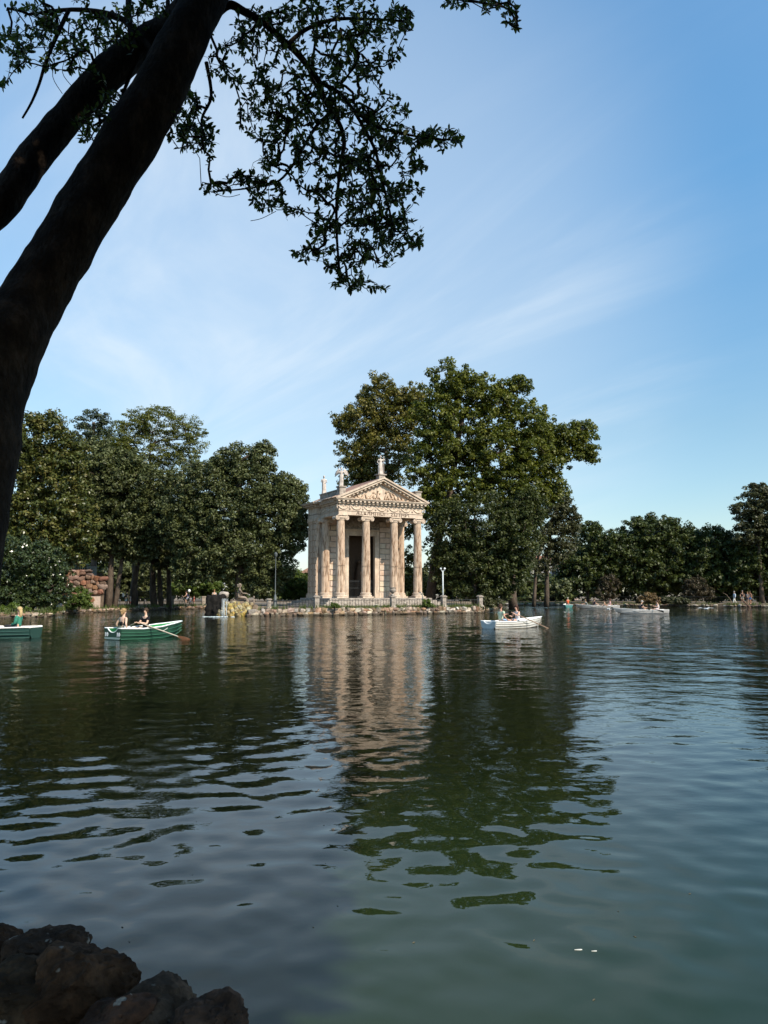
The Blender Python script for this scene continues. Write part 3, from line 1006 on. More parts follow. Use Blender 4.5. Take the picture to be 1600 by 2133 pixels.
shrub('leafy_shrub', 'green bush in front of the red house left of the temple', 'bush', 86, (618, 1246), [(618, 1218, 26, 24), (600, 1232, 20, 16), (638, 1232, 20, 18)], 'bush', cs=0.5, nper=44, lsize=0.18)
shrub('round_bush', 'round brownish bush on the shore behind the far rowing couple', 'bush', 108.5, (1350, 1262), [(1350, 1247, 18, 12), (1362, 1252, 12, 9), (1338, 1252, 11, 9)], 'dry', cs=0.45, nper=60, lsize=0.18)
shrub('low_shrub', 'low grey green shrub right of the round brownish bush', 'bush', 110, (1395, 1262), [(1395, 1251, 22, 9), (1420, 1253, 16, 8)], 'olive', cs=0.45, nper=44, lsize=0.2)
shrub('dry_shrub', 'dry reddish shrub below the dark far shore trees', 'bush', 114, (1450, 1255), [(1448, 1222, 22, 20), (1465, 1235, 22, 14), (1435, 1240, 16, 12)], 'darkdry', cs=0.6, nper=22, lsize=0.24, dens=0.7)
shrub('reddish_shrub', 'dark reddish shrub under the tree above the far boats', 'bush', 117, (1270, 1255), [(1270, 1215, 22, 18), (1265, 1235, 26, 14)], 'darkdry', cs=0.6, nper=26, lsize=0.22, dens=0.6)
shrub('waterside_shrub', 'twiggy shrub spilling over the right end of the island wall', 'bush', 74, (1012, 1266), [(1010, 1252, 16, 12), (1024, 1260, 12, 9), (1040, 1256, 8, 8)], 'olive', cs=0.4, nper=34, lsize=0.16, zb=0.5)
shrub('wall_plant', 'green plant growing on the wall before the temple steps', 'plant', 63.9, (697, 1270), [(697, 1263, 10, 7), (702, 1271, 9, 5)], 'bush', cs=0.22, nper=26, lsize=0.11, zb=0.5)
shrub('wall_plant', 'green plant in front of the railing near the floodlight post', 'plant', 69.4, (890, 1266), [(888, 1257, 9, 8), (896, 1263, 10, 4)], 'bush', cs=0.25, nper=30, lsize=0.12, zb=0.55)

# grass on the island in front of the temple
gp = []
for i in range(5200):
    px = rng.uniform(665, 1010)
    q = wl(px, np.interp(px, [660, 760, 860, 940, 1000], [1282.5, 1281, 1279, 1278, 1277]))
    q.y += rng.uniform(0.55, 3.4)
    gp.append((q.x * (1 + 0.0), q.y, 0.59))
gp = np.array(gp)
m = len(gp)
hgt = rng.uniform(0.06, 0.26, (m, 1))
dx = rng.normal(size=(m, 3)) * 0.05
wdt = np.stack([rng.normal(size=m), rng.normal(size=m), np.zeros(m)], 1)
wdt /= np.linalg.norm(wdt, axis=1)[:, None]
V = np.stack([gp - wdt * 0.022, gp + wdt * 0.022, gp + dx + np.array([0, 0, 1]) * hgt], 1).reshape(-1, 3)
tag(mobj('grass', np_mesh('grass', V, np.arange(m * 3).reshape(m, 3), False, rng.uniform(0, 1, m)), LM['grass']), 'rough green grass before the temple steps', 'grass', None, 'stuff')

# weeds along the banks
wp = []
for poly, zt, n in ((ISL[2:], 0.56, 1500), (LEFT[1:], 0.34, 2600), (RIGHT[3:11], 0.30, 2200)):
    ps = [q for q, a in walk(poly, 0.25)]
    tuft = [random.random() ** 2 for _ in ps]
    for i in range(n):
        j = random.choices(range(len(ps)), tuft)[0]
        q = ps[j]
        k = random.uniform(-0.02, 0.75)
        wp.append((q.x + random.uniform(-.2, .2), q.y + k, zt if k > 0.22 else random.uniform(0.1, zt)))
wp = np.array(wp)
m = len(wp)
hgt = rng.uniform(0.12, 0.55, (m, 1))
dx = np.concatenate([rng.normal(size=(m, 1)) * 0.10, rng.normal(size=(m, 1)) * 0.08 - 0.04, np.zeros((m, 1))], 1)
wdt = np.stack([rng.normal(size=m), rng.normal(size=m), np.zeros(m)], 1)
wdt /= np.linalg.norm(wdt, axis=1)[:, None]
V = np.stack([wp - wdt * 0.035, wp + wdt * 0.035, wp + dx + np.array([0, 0, 1]) * hgt], 1).reshape(-1, 3)
tag(mobj('weeds', np_mesh('weeds', V, np.arange(m * 3).reshape(m, 3), False, rng.uniform(0, 0.8, m)), LM['grass']), 'tufts of weeds growing between the bank stones', 'weeds', None, 'stuff')
# ---------------------------------------------------------------- the temple
FLOOR = 1.41
q1, q4 = atz(708.8, 70.0, FLOOR), atz(870.3, 73.8, FLOOR)
A = (q4 - q1).length / 2
TA = math.atan2(q4.y - q1.y, q4.x - q1.x)
TO = (q1 + q4) / 2
temple = empty('temple', TO, TA, 'small stone temple with four fluted columns, pediment and Greek inscription', 'temple')


def tworld(x, y, z):
    return TO + Vector((x * math.cos(TA) - y * math.sin(TA), x * math.sin(TA) + y * math.cos(TA), z))


SW = 3.9          # front face of the cella
XO = A + 0.36     # outer face of the architrave
PX = A + 0.72     # outer face of the corner piers
BACK = 6.0
# steps
gz = 0.55 - FLOOR
ns = 5
for i in range(ns):
    z1 = -i * (-gz / ns)
    z0 = z1 + gz / ns - 0.002
    e = 0.55 + 0.33 * i
    m = MB()
    m.box2((-PX - e, -0.55 - 0.33 * i, z0), (PX + e, BACK + e, z1))
    o = m.build('step', MT['greystone'], temple)
    bv = o.modifiers.new('bevel', 'BEVEL')
    bv.width = 0.03
    bv.segments = 2
CH = 7.57


def column(x, y, half=False):
    m = MB()
    n, fl = 100, 20
    prof = [(0.425, 0.50), (0.42, 1.2), (0.415, 2.4), (0.40, 3.8), (0.378, 5.2), (0.355, 6.6), (0.352, 7.08)]
    V, F = [], []
    for r, z in prof:
        for k in range(n):
            a = 2 * math.pi * k / n
            d = (0.0, 0.72, 1.0, 0.72, 0.0)[k % 5]
            rr = r - 0.05 * d * (0 if z > 7.05 else 1)
            V.append((rr * math.cos(a), rr * math.sin(a), z))
    for i in range(len(prof) - 1):
        for k in range(n):
            a, b = i * n + k, i * n + (k + 1) % n
            F.append((a, b, b + n, a + n))
    m.add(V, F)
    m.lathe([(0.432, 2.95), (0.432, 2.958)], 40)
    c = m.build('column', MT['column'], temple, False, (x, y, 0))
    b = MB()
    b.box((0, 0, 0.075), (1.16, 1.16, 0.15))
    b.lathe([(0.56, 0.15), (0.585, 0.19), (0.585, 0.25), (0.55, 0.29), (0.49, 0.30), (0.475, 0.34), (0.50, 0.375), (0.525, 0.40), (0.525, 0.44), (0.48, 0.47), (0.43, 0.51)], 32)
    b.build('base', MT['stone'], c, True, angle=35)
    k = MB()
    k.lathe([(0.36, 7.06), (0.40, 7.10), (0.40, 7.14), (0.37, 7.16), (0.46, 7.28), (0.47, 7.33)], 32)
    k.box((0, 0, 7.535), (0.98, 0.90, 0.07))
    k.box((0, 0, 7.42), (0.84, 0.74, 0.16))
    for sx_ in (-1, 1):
        V = []
        for q in range(14):
            pass
        k.tube([(sx_ * 0.47, -0.40, 7.29), (sx_ * 0.47, -0.14, 7.29), (sx_ * 0.47, 0.0, 7.29), (sx_ * 0.47, 0.14, 7.29), (sx_ * 0.47, 0.40, 7.29)], [0.205, 0.185, 0.14, 0.185, 0.205], 18)
        for sy_ in (-1, 1):
            k.tube([(sx_ * 0.47 + 0.17 * (1 - j / 26) * math.cos(j * 0.55), sy_ * 0.405, 7.29 + 0.17 * (1 - j / 26) * math.sin(j * 0.55)) for j in range(24)], 0.024, 5)
    k.build('capital', MT['stone'], c, True, angle=40)
    return c


sp_ = 2 * A * 0.3175
for xx in (-A, -A + sp_, A - sp_, A):
    column(xx, 0)
column(-A, 3.45)
column(A, 3.45)

AT, FT, DT, CT = 7.57, 7.99, 8.60, 9.07


def ring(name, z0, z1, g, mat_, bev=0.0):
    """front beam and two side beams, stepping out over the corner piers"""
    m = MB()
    x = XO + g
    m.box2((-x, -0.36 - g, z0), (x, 0.36, z1))
    for s in (-1, 1):
        m.box2((s * (A - 0.36), 0.362, z0), (s * x, SW - 0.02 - g, z1))
        m.box2((s * (A - 0.36), SW - 0.018 - g, z0), (s * (PX + 0.04 + g), BACK, z1))
    return m.build(name, mat_, temple)


arch = MB()
ring_a = ring('architrave', AT, FT - 0.05, 0.0, MT['stone'])
m = MB()
x = XO + 0.05
m.box2((-x, -0.41, FT - 0.048), (x, 0.30, FT))
for s in (-1, 1):
    m.box2((s * (A - 0.3), 0.302, FT - 0.048), (s * x, SW - 0.07, FT))
m.build('moulding', MT['stone'], ring_a)
fr = ring('frieze', FT + 0.002, DT - 0.002, -0.015, MT['stone'])


def txt(body, size, name, mat_, parent, loc, rot, depth=0.01, align='CENTER', sx=1.0, bold=0.0):
    cu = bpy.data.curves.new(name, 'FONT')
    cu.body = body
    cu.size = size
    cu.align_x = align
    cu.extrude = depth
    cu.offset = bold
    cu.space_character = 1.12
    cu.resolution_u = 3
    o = bpy.data.objects.new('tmp', cu)
    COL.objects.link(o)
    bpy.context.view_layer.update()
    me = bpy.data.meshes.new_from_object(o.evaluated_get(bpy.context.evaluated_depsgraph_get()))
    bpy.data.objects.remove(o)
    me.materials.clear()
    r = mobj(name, me, mat_, parent, loc)
    r.rotation_euler = rot
    r.scale = (sx, 1, 1)
    return r


txt('\u0391\u03a3\u039a\u039b\u0397\u03a0\u0399\u03a9\u0399 \u00b7 \u03a3\u03a9\u03a4\u0397\u03a1\u0399', 0.45, 'inscription', MT['letter'], ring_a, (0.15, -0.362, AT + 0.075), (math.pi / 2, 0, 0), 0.006, bold=0.009, sx=1.13)['kind'] = 'stuff'

# garlands of the frieze
gm = MB()
gw = 1.30
gpts, grad = [], []
for i in range(11):
    u = -1 + 2 * i / 10
    gpts.append((u * gw * 0.43, 0, -0.30 * (1 - u * u)))
    grad.append(0.030 + 0.045 * (1 - u * u))
gm.tube(gpts, grad, 7)
for s in (-1, 1):
    gm.ball((s * gw * 0.5, 0, 0.02), (0.075, 0.05, 0.10), 8, 5)
    gm.tube([(s * gw * 0.5, 0, -0.05), (s * gw * 0.49, 0, -0.30)], [0.03, 0.07], 6)
gm.ball((0, 0.0, 0.02), (0.11, 0.04, 0.11), 8, 5)
gme = gm.mesh('garland', True)
gme.materials.append(MT['stone'])


def garland(parent, co, rz=0.0, sc=1.0):
    o = bpy.data.objects.new('garland', gme)
    o.location = co
    o.rotation_euler = (0, 0, rz)
    o.scale = (sc, sc, sc)
    link(o, parent)


for i in range(7):
    garland(fr, (-A + 0.12 + (i) * (2 * A - 0.24) / 6, -0.36, FT + 0.42))
for s in (-1, 1):
    for i in range(3):
        garland(fr, (s * (XO - 0.01), 0.55 + i * 1.32, FT + 0.42), math.pi / 2)

# cornice with dentils
m = MB()
g = 0.14
m.box2((-XO - g, -0.36 - g, DT), (XO + g, 0.34, 8.72))
m.box2((-XO - 0.20, -0.54, 8.722), (XO + 0.20, 0.34, 8.90))
for s in (-1, 1):
    m.box2((s * (A - 0.3), 0.342, DT), (s * (XO + g), SW - 0.2, 8.72))
    m.box2((s * (A - 0.3), 0.342, 8.722), (s * (XO + 0.22), SW - 0.2, 8.90))
    m.box2((s * (A - 0.3), SW - 0.198, DT), (s * (PX + 0.2), BACK, 8.72))
    m.box2((s * (A - 0.3), SW - 0.198, 8.722), (s * (PX + 0.28), BACK, 8.90))
m.box2((-XO - 0.40, -0.78, 8.902), (XO + 0.40, 0.34, 9.00))
m.box2((-XO - 0.48, -0.86, 9.002), (XO + 0.48, 0.34, 9.07))
for s in (-1, 1):
    m.box2((s * (A - 0.3), 0.342, 8.902), (s * (XO + 0.40), SW - 0.55, 9.00))
    m.box2((s * (A - 0.3), 0.342, 9.002), (s * (XO + 0.48), SW - 0.63, 9.07))
    m.box2((s * (A - 0.3), SW - 0.548, 8.902), (s * (PX + 0.60), BACK + 0.4, 9.00))
    m.box2((s * (A - 0.3), SW - 0.628, 9.002), (s * (PX + 0.68), BACK + 0.4, 9.07))
corn = m.build('cornice', MT['stone'], temple)
dm = MB().box((0, 0, 0), (0.20, 0.20, 0.15)).mesh('dentil')
dm.materials.append(MT['stone'])


def dentil(parent, co, rot=(0, 0, 0)):
    o = bpy.data.objects.new('dentil', dm)
    o.location = co
    o.rotation_euler = rot
    link(o, parent)


nd = 22
for i in range(nd):
    dentil(corn, (-XO - 0.12 + i * (2 * XO + 0.24) / (nd - 1), -0.642, 8.815))
for s in (-1, 1):
    for i in range(8):
        dentil(corn, (s * (XO + 0.302), 0.1 + i * 0.44, 8.815), (0, 0, math.pi / 2))
    for i in range(6):
        dentil(corn, (s * (PX + 0.382), SW + 0.05 + i * 0.42, 8.815), (0, 0, math.pi / 2))

# pediment
AP, XE = 11.24, XO + 0.48
SL = (AP - CT) / XE
fxz = lambda y0: (lambda u, v, w_: (u, y0 + w_, v))
m = MB()
xi = (AP - 0.34 - CT - 0.003) / SL
m.prism([(-xi, CT + 0.003), (xi, CT + 0.003), (0, AP - 0.36)], 0.2, fxz(-0.22))
tymp = m.build('tympanum', MT['stone'], temple)
rc = MB()
for s in (-1, 1):
    th_ = 0.20
    x2 = (AP - 0.15 - th_ - CT - 0.004) / SL
    x1_ = (AP - 0.15 - CT - 0.004) / SL
    rc.prism([(0, AP - 0.15), (s * x1_, CT + 0.004), (s * x2, CT + 0.004), (0, AP - 0.15 - th_)], 0.56, fxz(-0.76))
    rc.prism([(0, AP), (s * (XE + 0.1), CT + 0.004 - 0.1 * SL + 0.05), (s * (x1_ + 0.05), CT + 0.006), (0, AP - 0.148)], 0.64, fxz(-0.88))
    # bed moulding carrying the dentils
    x3 = (AP - 0.35 - 0.2 - CT - 0.006) / SL
    rc.prism([(0, AP - 0.352), (s * ((AP - 0.352 - CT - 0.006) / SL), CT + 0.006), (s * x3, CT + 0.006), (0, AP - 0.55)], 0.24, fxz(-0.44))
rak = rc.build('raking_cornice', MT['stone'], temple)
ar = math.atan(SL)
for s in (-1, 1):
    for i in range(11):
        xx = 0.26 + i * 0.40
        dentil(rak, (s * xx, -0.542, AP - 0.44 - SL * xx), (0, s * ar, 0))
# carved relief in the tympanum
rr_ = random.Random(3)
for i in range(17):
    u = -3.1 + 6.2 * i / 16 + rr_.uniform(-.08, .08)
    hmax = (AP - 0.62 - CT) - SL * abs(u) * 0.98
    if hmax < 0.22 or abs(u) < 0.12:
        continue
    hmax = min(hmax, 1.25)
    f = MB()
    ln = rr_.uniform(-.22, .22)
    ln = rr_.uniform(-.5, .5)
    hm_ = hmax * rr_.uniform(0.6, 0.95)
    f.tube([(-ln * 0.3, 0, 0), (ln * 0.1, -0.02, hm_ * 0.4), (ln * 0.5, -0.03, hm_ * 0.7)], [0.07, 0.12, 0.08], 7)
    f.ball((ln * 0.62, -0.05, hm_ * 0.86), min(0.085, hm_ * 0.14), 7, 5)
    f.tube([(ln * 0.5, -0.05, hm_ * 0.66), (ln * 0.5 + rr_.choice((-1, 1)) * 0.3, -0.06, hm_ * rr_.uniform(.3, .95))], [0.045, 0.03], 5)
    f.tube([(0.05, -0.05, hm_ * 0.4), (rr_.uniform(-.45, .45), -0.06, 0.02)], [0.07, 0.045], 5)
    f.build('relief_figure', MT['column'], tymp, True, (u, -0.25, CT + 0.02))
# roof
m = MB()
for s in (-1, 1):
    m.prism([(0, AP + 0.02), (s * (XE + 0.12), CT + 0.03), (s * (XE + 0.05), CT - 0.0 + 0.012), (0, AP - 0.16)], BACK + 0.5 + 0.22, fxz(-0.22))
roof = m.build('roof', MT['roof'], temple)
tmb = MB()
tmb.box((0, 0, 0), (0.55, 0.30, 0.06))
tme = tmb.mesh('roof_tile')
tme.materials.append(MT['tile'])
for s in (-1, 1):
    for i in range(17):
        o = bpy.data.objects.new('tile', tme)
        o.location = (s * (XE - 0.12), 0.05 + i * 0.385, CT + 0.12 + rr_.uniform(-.015, .02))
        o.rotation_euler = (0, s * ar, rr_.uniform(-.04, .04))
        link(o, roof)
m = MB()
for s in (-1, 1):
    x0 = A - 0.05
    m.box2((s * (x0 - 0.2), 0.35, 9.35), (s * (x0 + 0.2), 4.5, 9.86))
    m.box2((s * (x0 - 0.27), 0.35, 9.862), (s * (x0 + 0.27), 4.55, 9.96))
par = m.build('parapet', MT['greystone'], temple)
for s in (-1, 1):
    m = MB()
    m.box((0, 0, 9.70), (0.62, 0.62, 0.80))
    m.box((0, 0, 10.16), (0.76, 0.76, 0.12))
    m.build('pedestal', MT['greystone'], temple, False, (s * (A - 0.05), 0.0, 0))
m = MB()
m.box((0, 0, 11.25), (0.62, 0.62, 0.5))
m.box((0, 0, 11.55), (0.90, 0.80, 0.10))
m.build('pedestal', MT['greystone'], temple, False, (0, -0.1, 0))

# cella: walls, piers, blocks, door
cel = MB()
DW, DH = 1.42, 6.05
FWD = 1.92
cel.box2((-A - 0.05, SW, 0.0), (-FWD, SW + 0.45, 7.996))
cel.box2((FWD, SW, 0.0), (A + 0.05, SW + 0.45, 7.996))
cel.box2((-FWD + 0.002, SW, DH + 0.5), (FWD - 0.002, SW + 0.45, 7.996))
cel.box2((-A - 0.05, BACK - 0.4, 0.0), (A + 0.05, BACK, 7.55))
cel.box2((-A + 0.3, 0.364, 8.0), (A - 0.3, BACK - 0.41, 8.06))
for s in (-1, 1):
    cel.box2((s * (A - 0.4), SW + 0.452, 0), (s * (A + 0.05), BACK - 0.402, 7.55))
cella = cel.build('cella_wall', MT['greystone'], temple)
bms = {}


def block(parent, x0, x1, y, z0, z1, axis='x', proud=0.06):
    g_ = 0.055
    m_ = MB()
    L = x1 - x0 - g_
    h_ = z1 - z0 - g_
    key = (round(L, 2), round(h_, 2), axis)
    if key not in bms:
        b_ = 0.022
        P = [(-L / 2, 0, -h_ / 2), (L / 2, 0, -h_ / 2), (L / 2, 0, h_ / 2), (-L / 2, 0, h_ / 2),
             (-L / 2 + b_, -proud, -h_ / 2 + b_), (L / 2 - b_, -proud, -h_ / 2 + b_), (L / 2 - b_, -proud, h_ / 2 - b_), (-L / 2 + b_, -proud, h_ / 2 - b_)]
        Fq = [(4, 5, 6, 7), (0, 1, 5, 4), (1, 2, 6, 5), (2, 3, 7, 6), (3, 0, 4, 7), (3, 2, 1, 0)]
        me = bpy.data.meshes.new('ashlar_block')
        me.from_pydata(P, [], Fq)
        me.materials.append(MT['column' if axis == 'p' else 'ashlar'])
        bms[key] = me
    o = bpy.data.objects.new('block', bms[key])
    link(o, parent)
    return o


rowh = 0.535
for r in range(13):
    z0 = 0.56 + r * rowh
    for s in (-1, 1):
        cut = (FWD + 0.75, FWD + 1.45)[r % 2]
        for (u0, u1) in ((FWD + 0.02, cut), (cut, A - 0.05)):
            o = block(cella, u0, u1, 0, z0, z0 + rowh)
            o.location = (s * (u0 + u1) / 2, SW - 0.002, z0 + rowh / 2)
m = MB()
for s in (-1, 1):
    m.box2((s * (FWD + 0.02), SW - 0.06, 0.0), (s * (A - 0.02), SW - 0.002, 0.54))
m.build('plinth', MT['stone'], cella)
for s in (-1, 1):
    m = MB()
    m.box2((s * (A + 0.053), SW - 0.02, 0.45), (s * PX, BACK - 0.02, 7.12))
    m.box2((s * (A + 0.053), SW - 0.09, 0.0), (s * (PX + 0.16), BACK, 0.30))
    m.box2((s * (A + 0.053), SW - 0.06, 0.302), (s * (PX + 0.09), BACK, 0.448))
    m.box2((s * (A + 0.053), SW - 0.05, 7.122), (s * (PX + 0.06), BACK, 7.30))
    m.box2((s * (A + 0.053), SW - 0.09, 7.302), (s * (PX + 0.12), BACK, 7.565))
    pier = m.build('pier', MT['column'], temple)
    for r in range(12):
        z0 = 0.5 + r * 0.548
        ln = (0.55, 0.80)[r % 2]
        o = block(pier, 0, ln, 0, z0, z0 + 0.548, 'p')
        o.location = (s * (PX - 0.003), SW + 0.02 + ln / 2, z0 + 0.274)
        o.rotation_euler = (0, 0, s * math.pi / 2)
        o = block(pier, 0, BACK - SW - 0.1 - ln, 0, z0, z0 + 0.548, 'p')
        o.location = (s * (PX - 0.026), SW + 0.02 + ln + (BACK - SW - 0.1 - ln) / 2, z0 + 0.274)
        o.rotation_euler = (0, 0, s * math.pi / 2)
m = MB()
for s in (-1, 1):
    m.box2((s * DW, SW - 0.10, 0.0), (s * (DW + 0.28), SW + 0.3, DH))
    m.box2((s * (DW + 0.282), SW - 0.05, 0.0), (s * (FWD - 0.004), SW + 0.3, DH + 0.28))
m.box2((-DW - 0.28, SW - 0.10, DH + 0.002), (DW + 0.28, SW + 0.3, DH + 0.28))
m.box2((-FWD + 0.004, SW - 0.06, DH + 0.282), (FWD - 0.004, SW + 0.3, DH + 0.49))
m.box2((-FWD - 0.1, SW - 0.22, DH + 0.495), (FWD + 0.1, SW - 0.003, DH + 0.60))
dfr = m.build('door_frame', MT['stone'], temple)
for i in range(3):
    garland(dfr, (-1.28 + i * 1.28, SW - 0.03, DH + 1.12), 0, 0.85)
gt = MB()
for i in range(23):
    xx = -DW + 0.06 + i * (2 * DW - 0.12) / 22
    gt.tube([(xx, SW + 0.18, 0.02), (xx, SW + 0.18, 1.75)], 0.02, 4)
for zz in (0.12, 0.95, 1.62):
    gt.box((0, SW + 0.18, zz), (2 * DW - 0.06, 0.03, 0.05))
gt.build('gate', MT['iron'], dfr)
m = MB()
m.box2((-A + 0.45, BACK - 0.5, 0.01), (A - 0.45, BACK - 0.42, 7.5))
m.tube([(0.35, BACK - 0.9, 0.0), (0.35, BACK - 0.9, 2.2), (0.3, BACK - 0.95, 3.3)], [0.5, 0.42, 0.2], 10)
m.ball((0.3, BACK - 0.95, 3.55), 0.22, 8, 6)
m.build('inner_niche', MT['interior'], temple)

# ---------------------------------------------------------------- railings, pillars, urn, lamps on the island
barme = MB().tube([(0, 0, 0), (0, 0, 0.72)], 0.019, 4).mesh('bar')
barme.materials.append(MT['iron'])


def railing(label, a, b, n, h=0.72, group=None, mat_='iron', bar_h=None, far=False):
    d = b - a
    rt = empty('iron_railing', a, math.atan2(d.y, d.x), label, 'railing', group)
    L = Vector((d.x, d.y, 0)).length
    for zz in (0.10, h - 0.06):
        MB().box((L / 2, 0, zz), (L, 0.035, 0.045)).build('rail', MT[mat_], rt)
    if far:
        m_ = MB()
        for i in range(n):
            m_.tube([((i + .5) * L / n, 0, 0), ((i + .5) * L / n, 0, h)], 0.012, 3)
        m_.build('bar', MT[mat_], rt)
        return rt
    for i in range(n):
        o = bpy.data.objects.new('bar', barme)
        o.location = ((i + 0.5) * L / n, 0, 0.02)
        o.scale = (1, 1, h / 0.72)
        link(o, rt)
    return rt


IG = 0.60


def fpt(px, back=1.05):
    py = np.interp(px, [434, 470, 520, 600, 660, 760, 860, 940, 1000, 1028], [1283, 1284, 1284, 1283, 1282.5, 1281, 1279, 1278, 1277, 1271.5])
    q = wl(px, py)
    return atz(px, q.y + back, IG)


GP = 'stone pillars of the island railing'


def pillar(px, label, sq=True, h=0.92):
    q = fpt(px)
    r = empty('stone_pillar', q, TA, label, 'pillar', GP)
    m_ = MB()
    if sq:
        m_.box((0, 0, 0.06), (0.50, 0.50, 0.16))
        m_.box((0, 0, h / 2 + 0.06), (0.38, 0.38, h - 0.16))
    else:
        m_.lathe([(0.24, 0), (0.24, 0.1), (0.19, 0.14), (0.185, h - 0.1)], 16)
    m_.build('shaft', MT['greystone'], r)
    c_ = MB()
    if sq:
        c_.box((0, 0, h + 0.02), (0.52, 0.52, 0.07))
        c_.prism([(-0.24, h + 0.055), (0.24, h + 0.055), (0.06, h + 0.16), (-0.06, h + 0.16)], 0.48, lambda u, v, w_: (u, w_ - 0.24, v))
    else:
        c_.lathe([(0.19, h - 0.1), (0.27, h - 0.06), (0.27, h), (0.1, h + 0.04)], 16)
    c_.build('cap', MT['greystone'], r)
    return q


pl = [pillar(560, 'round grey stone pillar beside the dark lamp post', False, 0.78), pillar(659, 'square stone pillar at the left corner of the temple steps'),
      pillar(818, 'square stone pillar carrying the urn'), pillar(924, 'stone pillar under the white floodlight post'), pillar(1000, 'last stone pillar at the right end of the island railing')]
lab = ['between the round pillar and the temple corner pillar', 'in front of the temple up to the urn pillar', 'right of the urn pillar', 'right of the floodlight post']
for i in range(4):
    a, b = pl[i], pl[i + 1]
    u = (b - a).normalized() * 0.24
    railing('low black iron railing ' + lab[i], a + u, b - u, max(8, int((b - a).length / 0.29)), 0.72, 'railings on the island')
u_ = empty('stone_urn', pl[2] + Vector((0, 0, 1.08)), 0, 'stone urn on the pillar before the temple', 'urn')
MB().lathe([(0.17, 0.0), (0.17, 0.05), (0.08, 0.10), (0.07, 0.16), (0.20, 0.24), (0.29, 0.38), (0.30, 0.48), (0.25, 0.56), (0.23, 0.60), (0.31, 0.66), (0.31, 0.70), (0.26, 0.70), (0.2, 0.60)], 20).build('urn_body', MT['greystone'], u_, True, angle=40)
# floodlight post
q = pl[3] + Vector((0.0, 0.55, 0))
lp = empty('lamp_post', q, 0, 'white steel post with two floodlight heads right of the temple', 'lamp post')
MB().tube([(0, 0, 0), (0, 0, 3.35)], 0.065, 10).build('pole', MT['greypaint'], lp, True)
for s in (-1, 1):
    m = MB()
    m.tube([(0, 0, 3.3), (s * 0.14, -0.04, 3.36), (s * 0.16, -0.06, 3.42)], 0.025, 6)
    m.tube([(s * 0.12, 0.08, 3.46), (s * 0.18, -0.10, 3.55)], [0.055, 0.09], 12)
    m.build('floodlight', MT['greypaint'], lp, True, angle=40)
MB().box((0, 0, 3.30), (0.2, 0.1, 0.05)).build('bracket', MT['greypaint'], lp)
# dark post by the round pillar
q = fpt(573, 1.2)
lp2 = empty('lamp_post', q, 0, 'grey ribbed lamp post half hidden by the drooping oak', 'lamp post')
MB().lathe([(0.17, 0), (0.17, 0.25), (0.12, 0.32), (0.11, 1.0), (0.07, 1.1), (0.04, 1.2), (0.026, 4.2)], 12).build('pole', MT['darkpost'], lp2, True, angle=40)
MB().lathe([(0.035, 4.2), (0.12, 4.3), (0.14, 4.5), (0.04, 4.62)], 12).build('lantern', MT['darkpost'], lp2, True, angle=40)
q = atz(1058, 118, 0.4)
lp3 = empty('lamp_post', q + Vector((0, 9, 0)), 0, 'thin pale post on the path right of the island', 'lamp post')
MB().tube([(0, 0, 0), (0, 0, 2.4)], 0.05, 8).build('pole', MT['greypaint'], lp3)
MB().box((0, 0, 2.44), (0.35, 0.2, 0.08)).build('lamp_head', MT['greypaint'], lp3)
q = atz(1138, 126, 0.4)
lp4 = empty('pale_post', q, 0, 'thin pale post between the trees right of the island', 'post')
MB().tube([(0, 0, 0), (0, 0, 3.2)], [0.07, 0.06], 8).build('pole', MT['greypaint'], lp4)
# ---------------------------------------------------------------- people
def skin_mesh(verts, edges, rad, roots=(0,), sub=1):
    me = bpy.data.meshes.new('skin')
    me.from_pydata([tuple(v) for v in verts], edges, [])
    o = bpy.data.objects.new('skin_tmp', me)
    COL.objects.link(o)
    md = o.modifiers.new('s', 'SKIN')
    md.use_smooth_shade = True
    md.branch_smoothing = 0.6
    for i, r in enumerate(rad):
        sv = me.skin_vertices[0].data[i]
        sv.radius = (r, r) if isinstance(r, (int, float)) else r
        sv.use_root = i in roots
    s = o.modifiers.new('u', 'SUBSURF')
    s.levels = s.render_levels = sub
    dg = bpy.context.evaluated_depsgraph_get()
    res = bpy.data.meshes.new_from_object(o.evaluated_get(dg))
    bpy.data.objects.remove(o)
    return res


class SK:
    def __init__(s):
        s.v, s.e, s.r, s.roots = [], [], [], [0]

    def p(s, co, r, par=None):
        s.v.append(Vector(co))
        s.r.append(r)
        i = len(s.v) - 1
        if par is None:
            if i:
                s.roots.append(i)
        else:
            s.e.append((par, i))
        return i

    def mesh(s, sub=1):
        return skin_mesh(s.v, s.e, s.r, s.roots, sub)


def ik(a, c, l1, l2, pole):
    a, c = Vector(a), Vector(c)
    d = c - a
    L = d.length
    if L > (l1 + l2) * 0.985:
        c = a + d.normalized() * (l1 + l2) * 0.985
        d = c - a
        L = d.length
    x = (l1 * l1 - l2 * l2 + L * L) / (2 * L)
    h = math.sqrt(max(0, l1 * l1 - x * x))
    u = d.normalized()
    pv = Vector(pole)
    pv = (pv - u * pv.dot(u))
    pv = pv.normalized() if pv.length > 1e-4 else Vector((0, 0, 1))
    return a + u * x + pv * h, c


CM = {}


def cloth(c, rough=0.8):
    key = tuple(round(v, 3) for v in c)
    if key not in CM:
        CM[key] = plain('cloth_%d' % len(CM), c, rough, 0.15, var=0.22, scale=9)
    return CM[key]


def skin_m(c):
    return cloth(c, 0.5)


FAIR, TAN, DARK = (0.56, 0.34, 0.24), (0.42, 0.24, 0.16), (0.25, 0.13, 0.085)


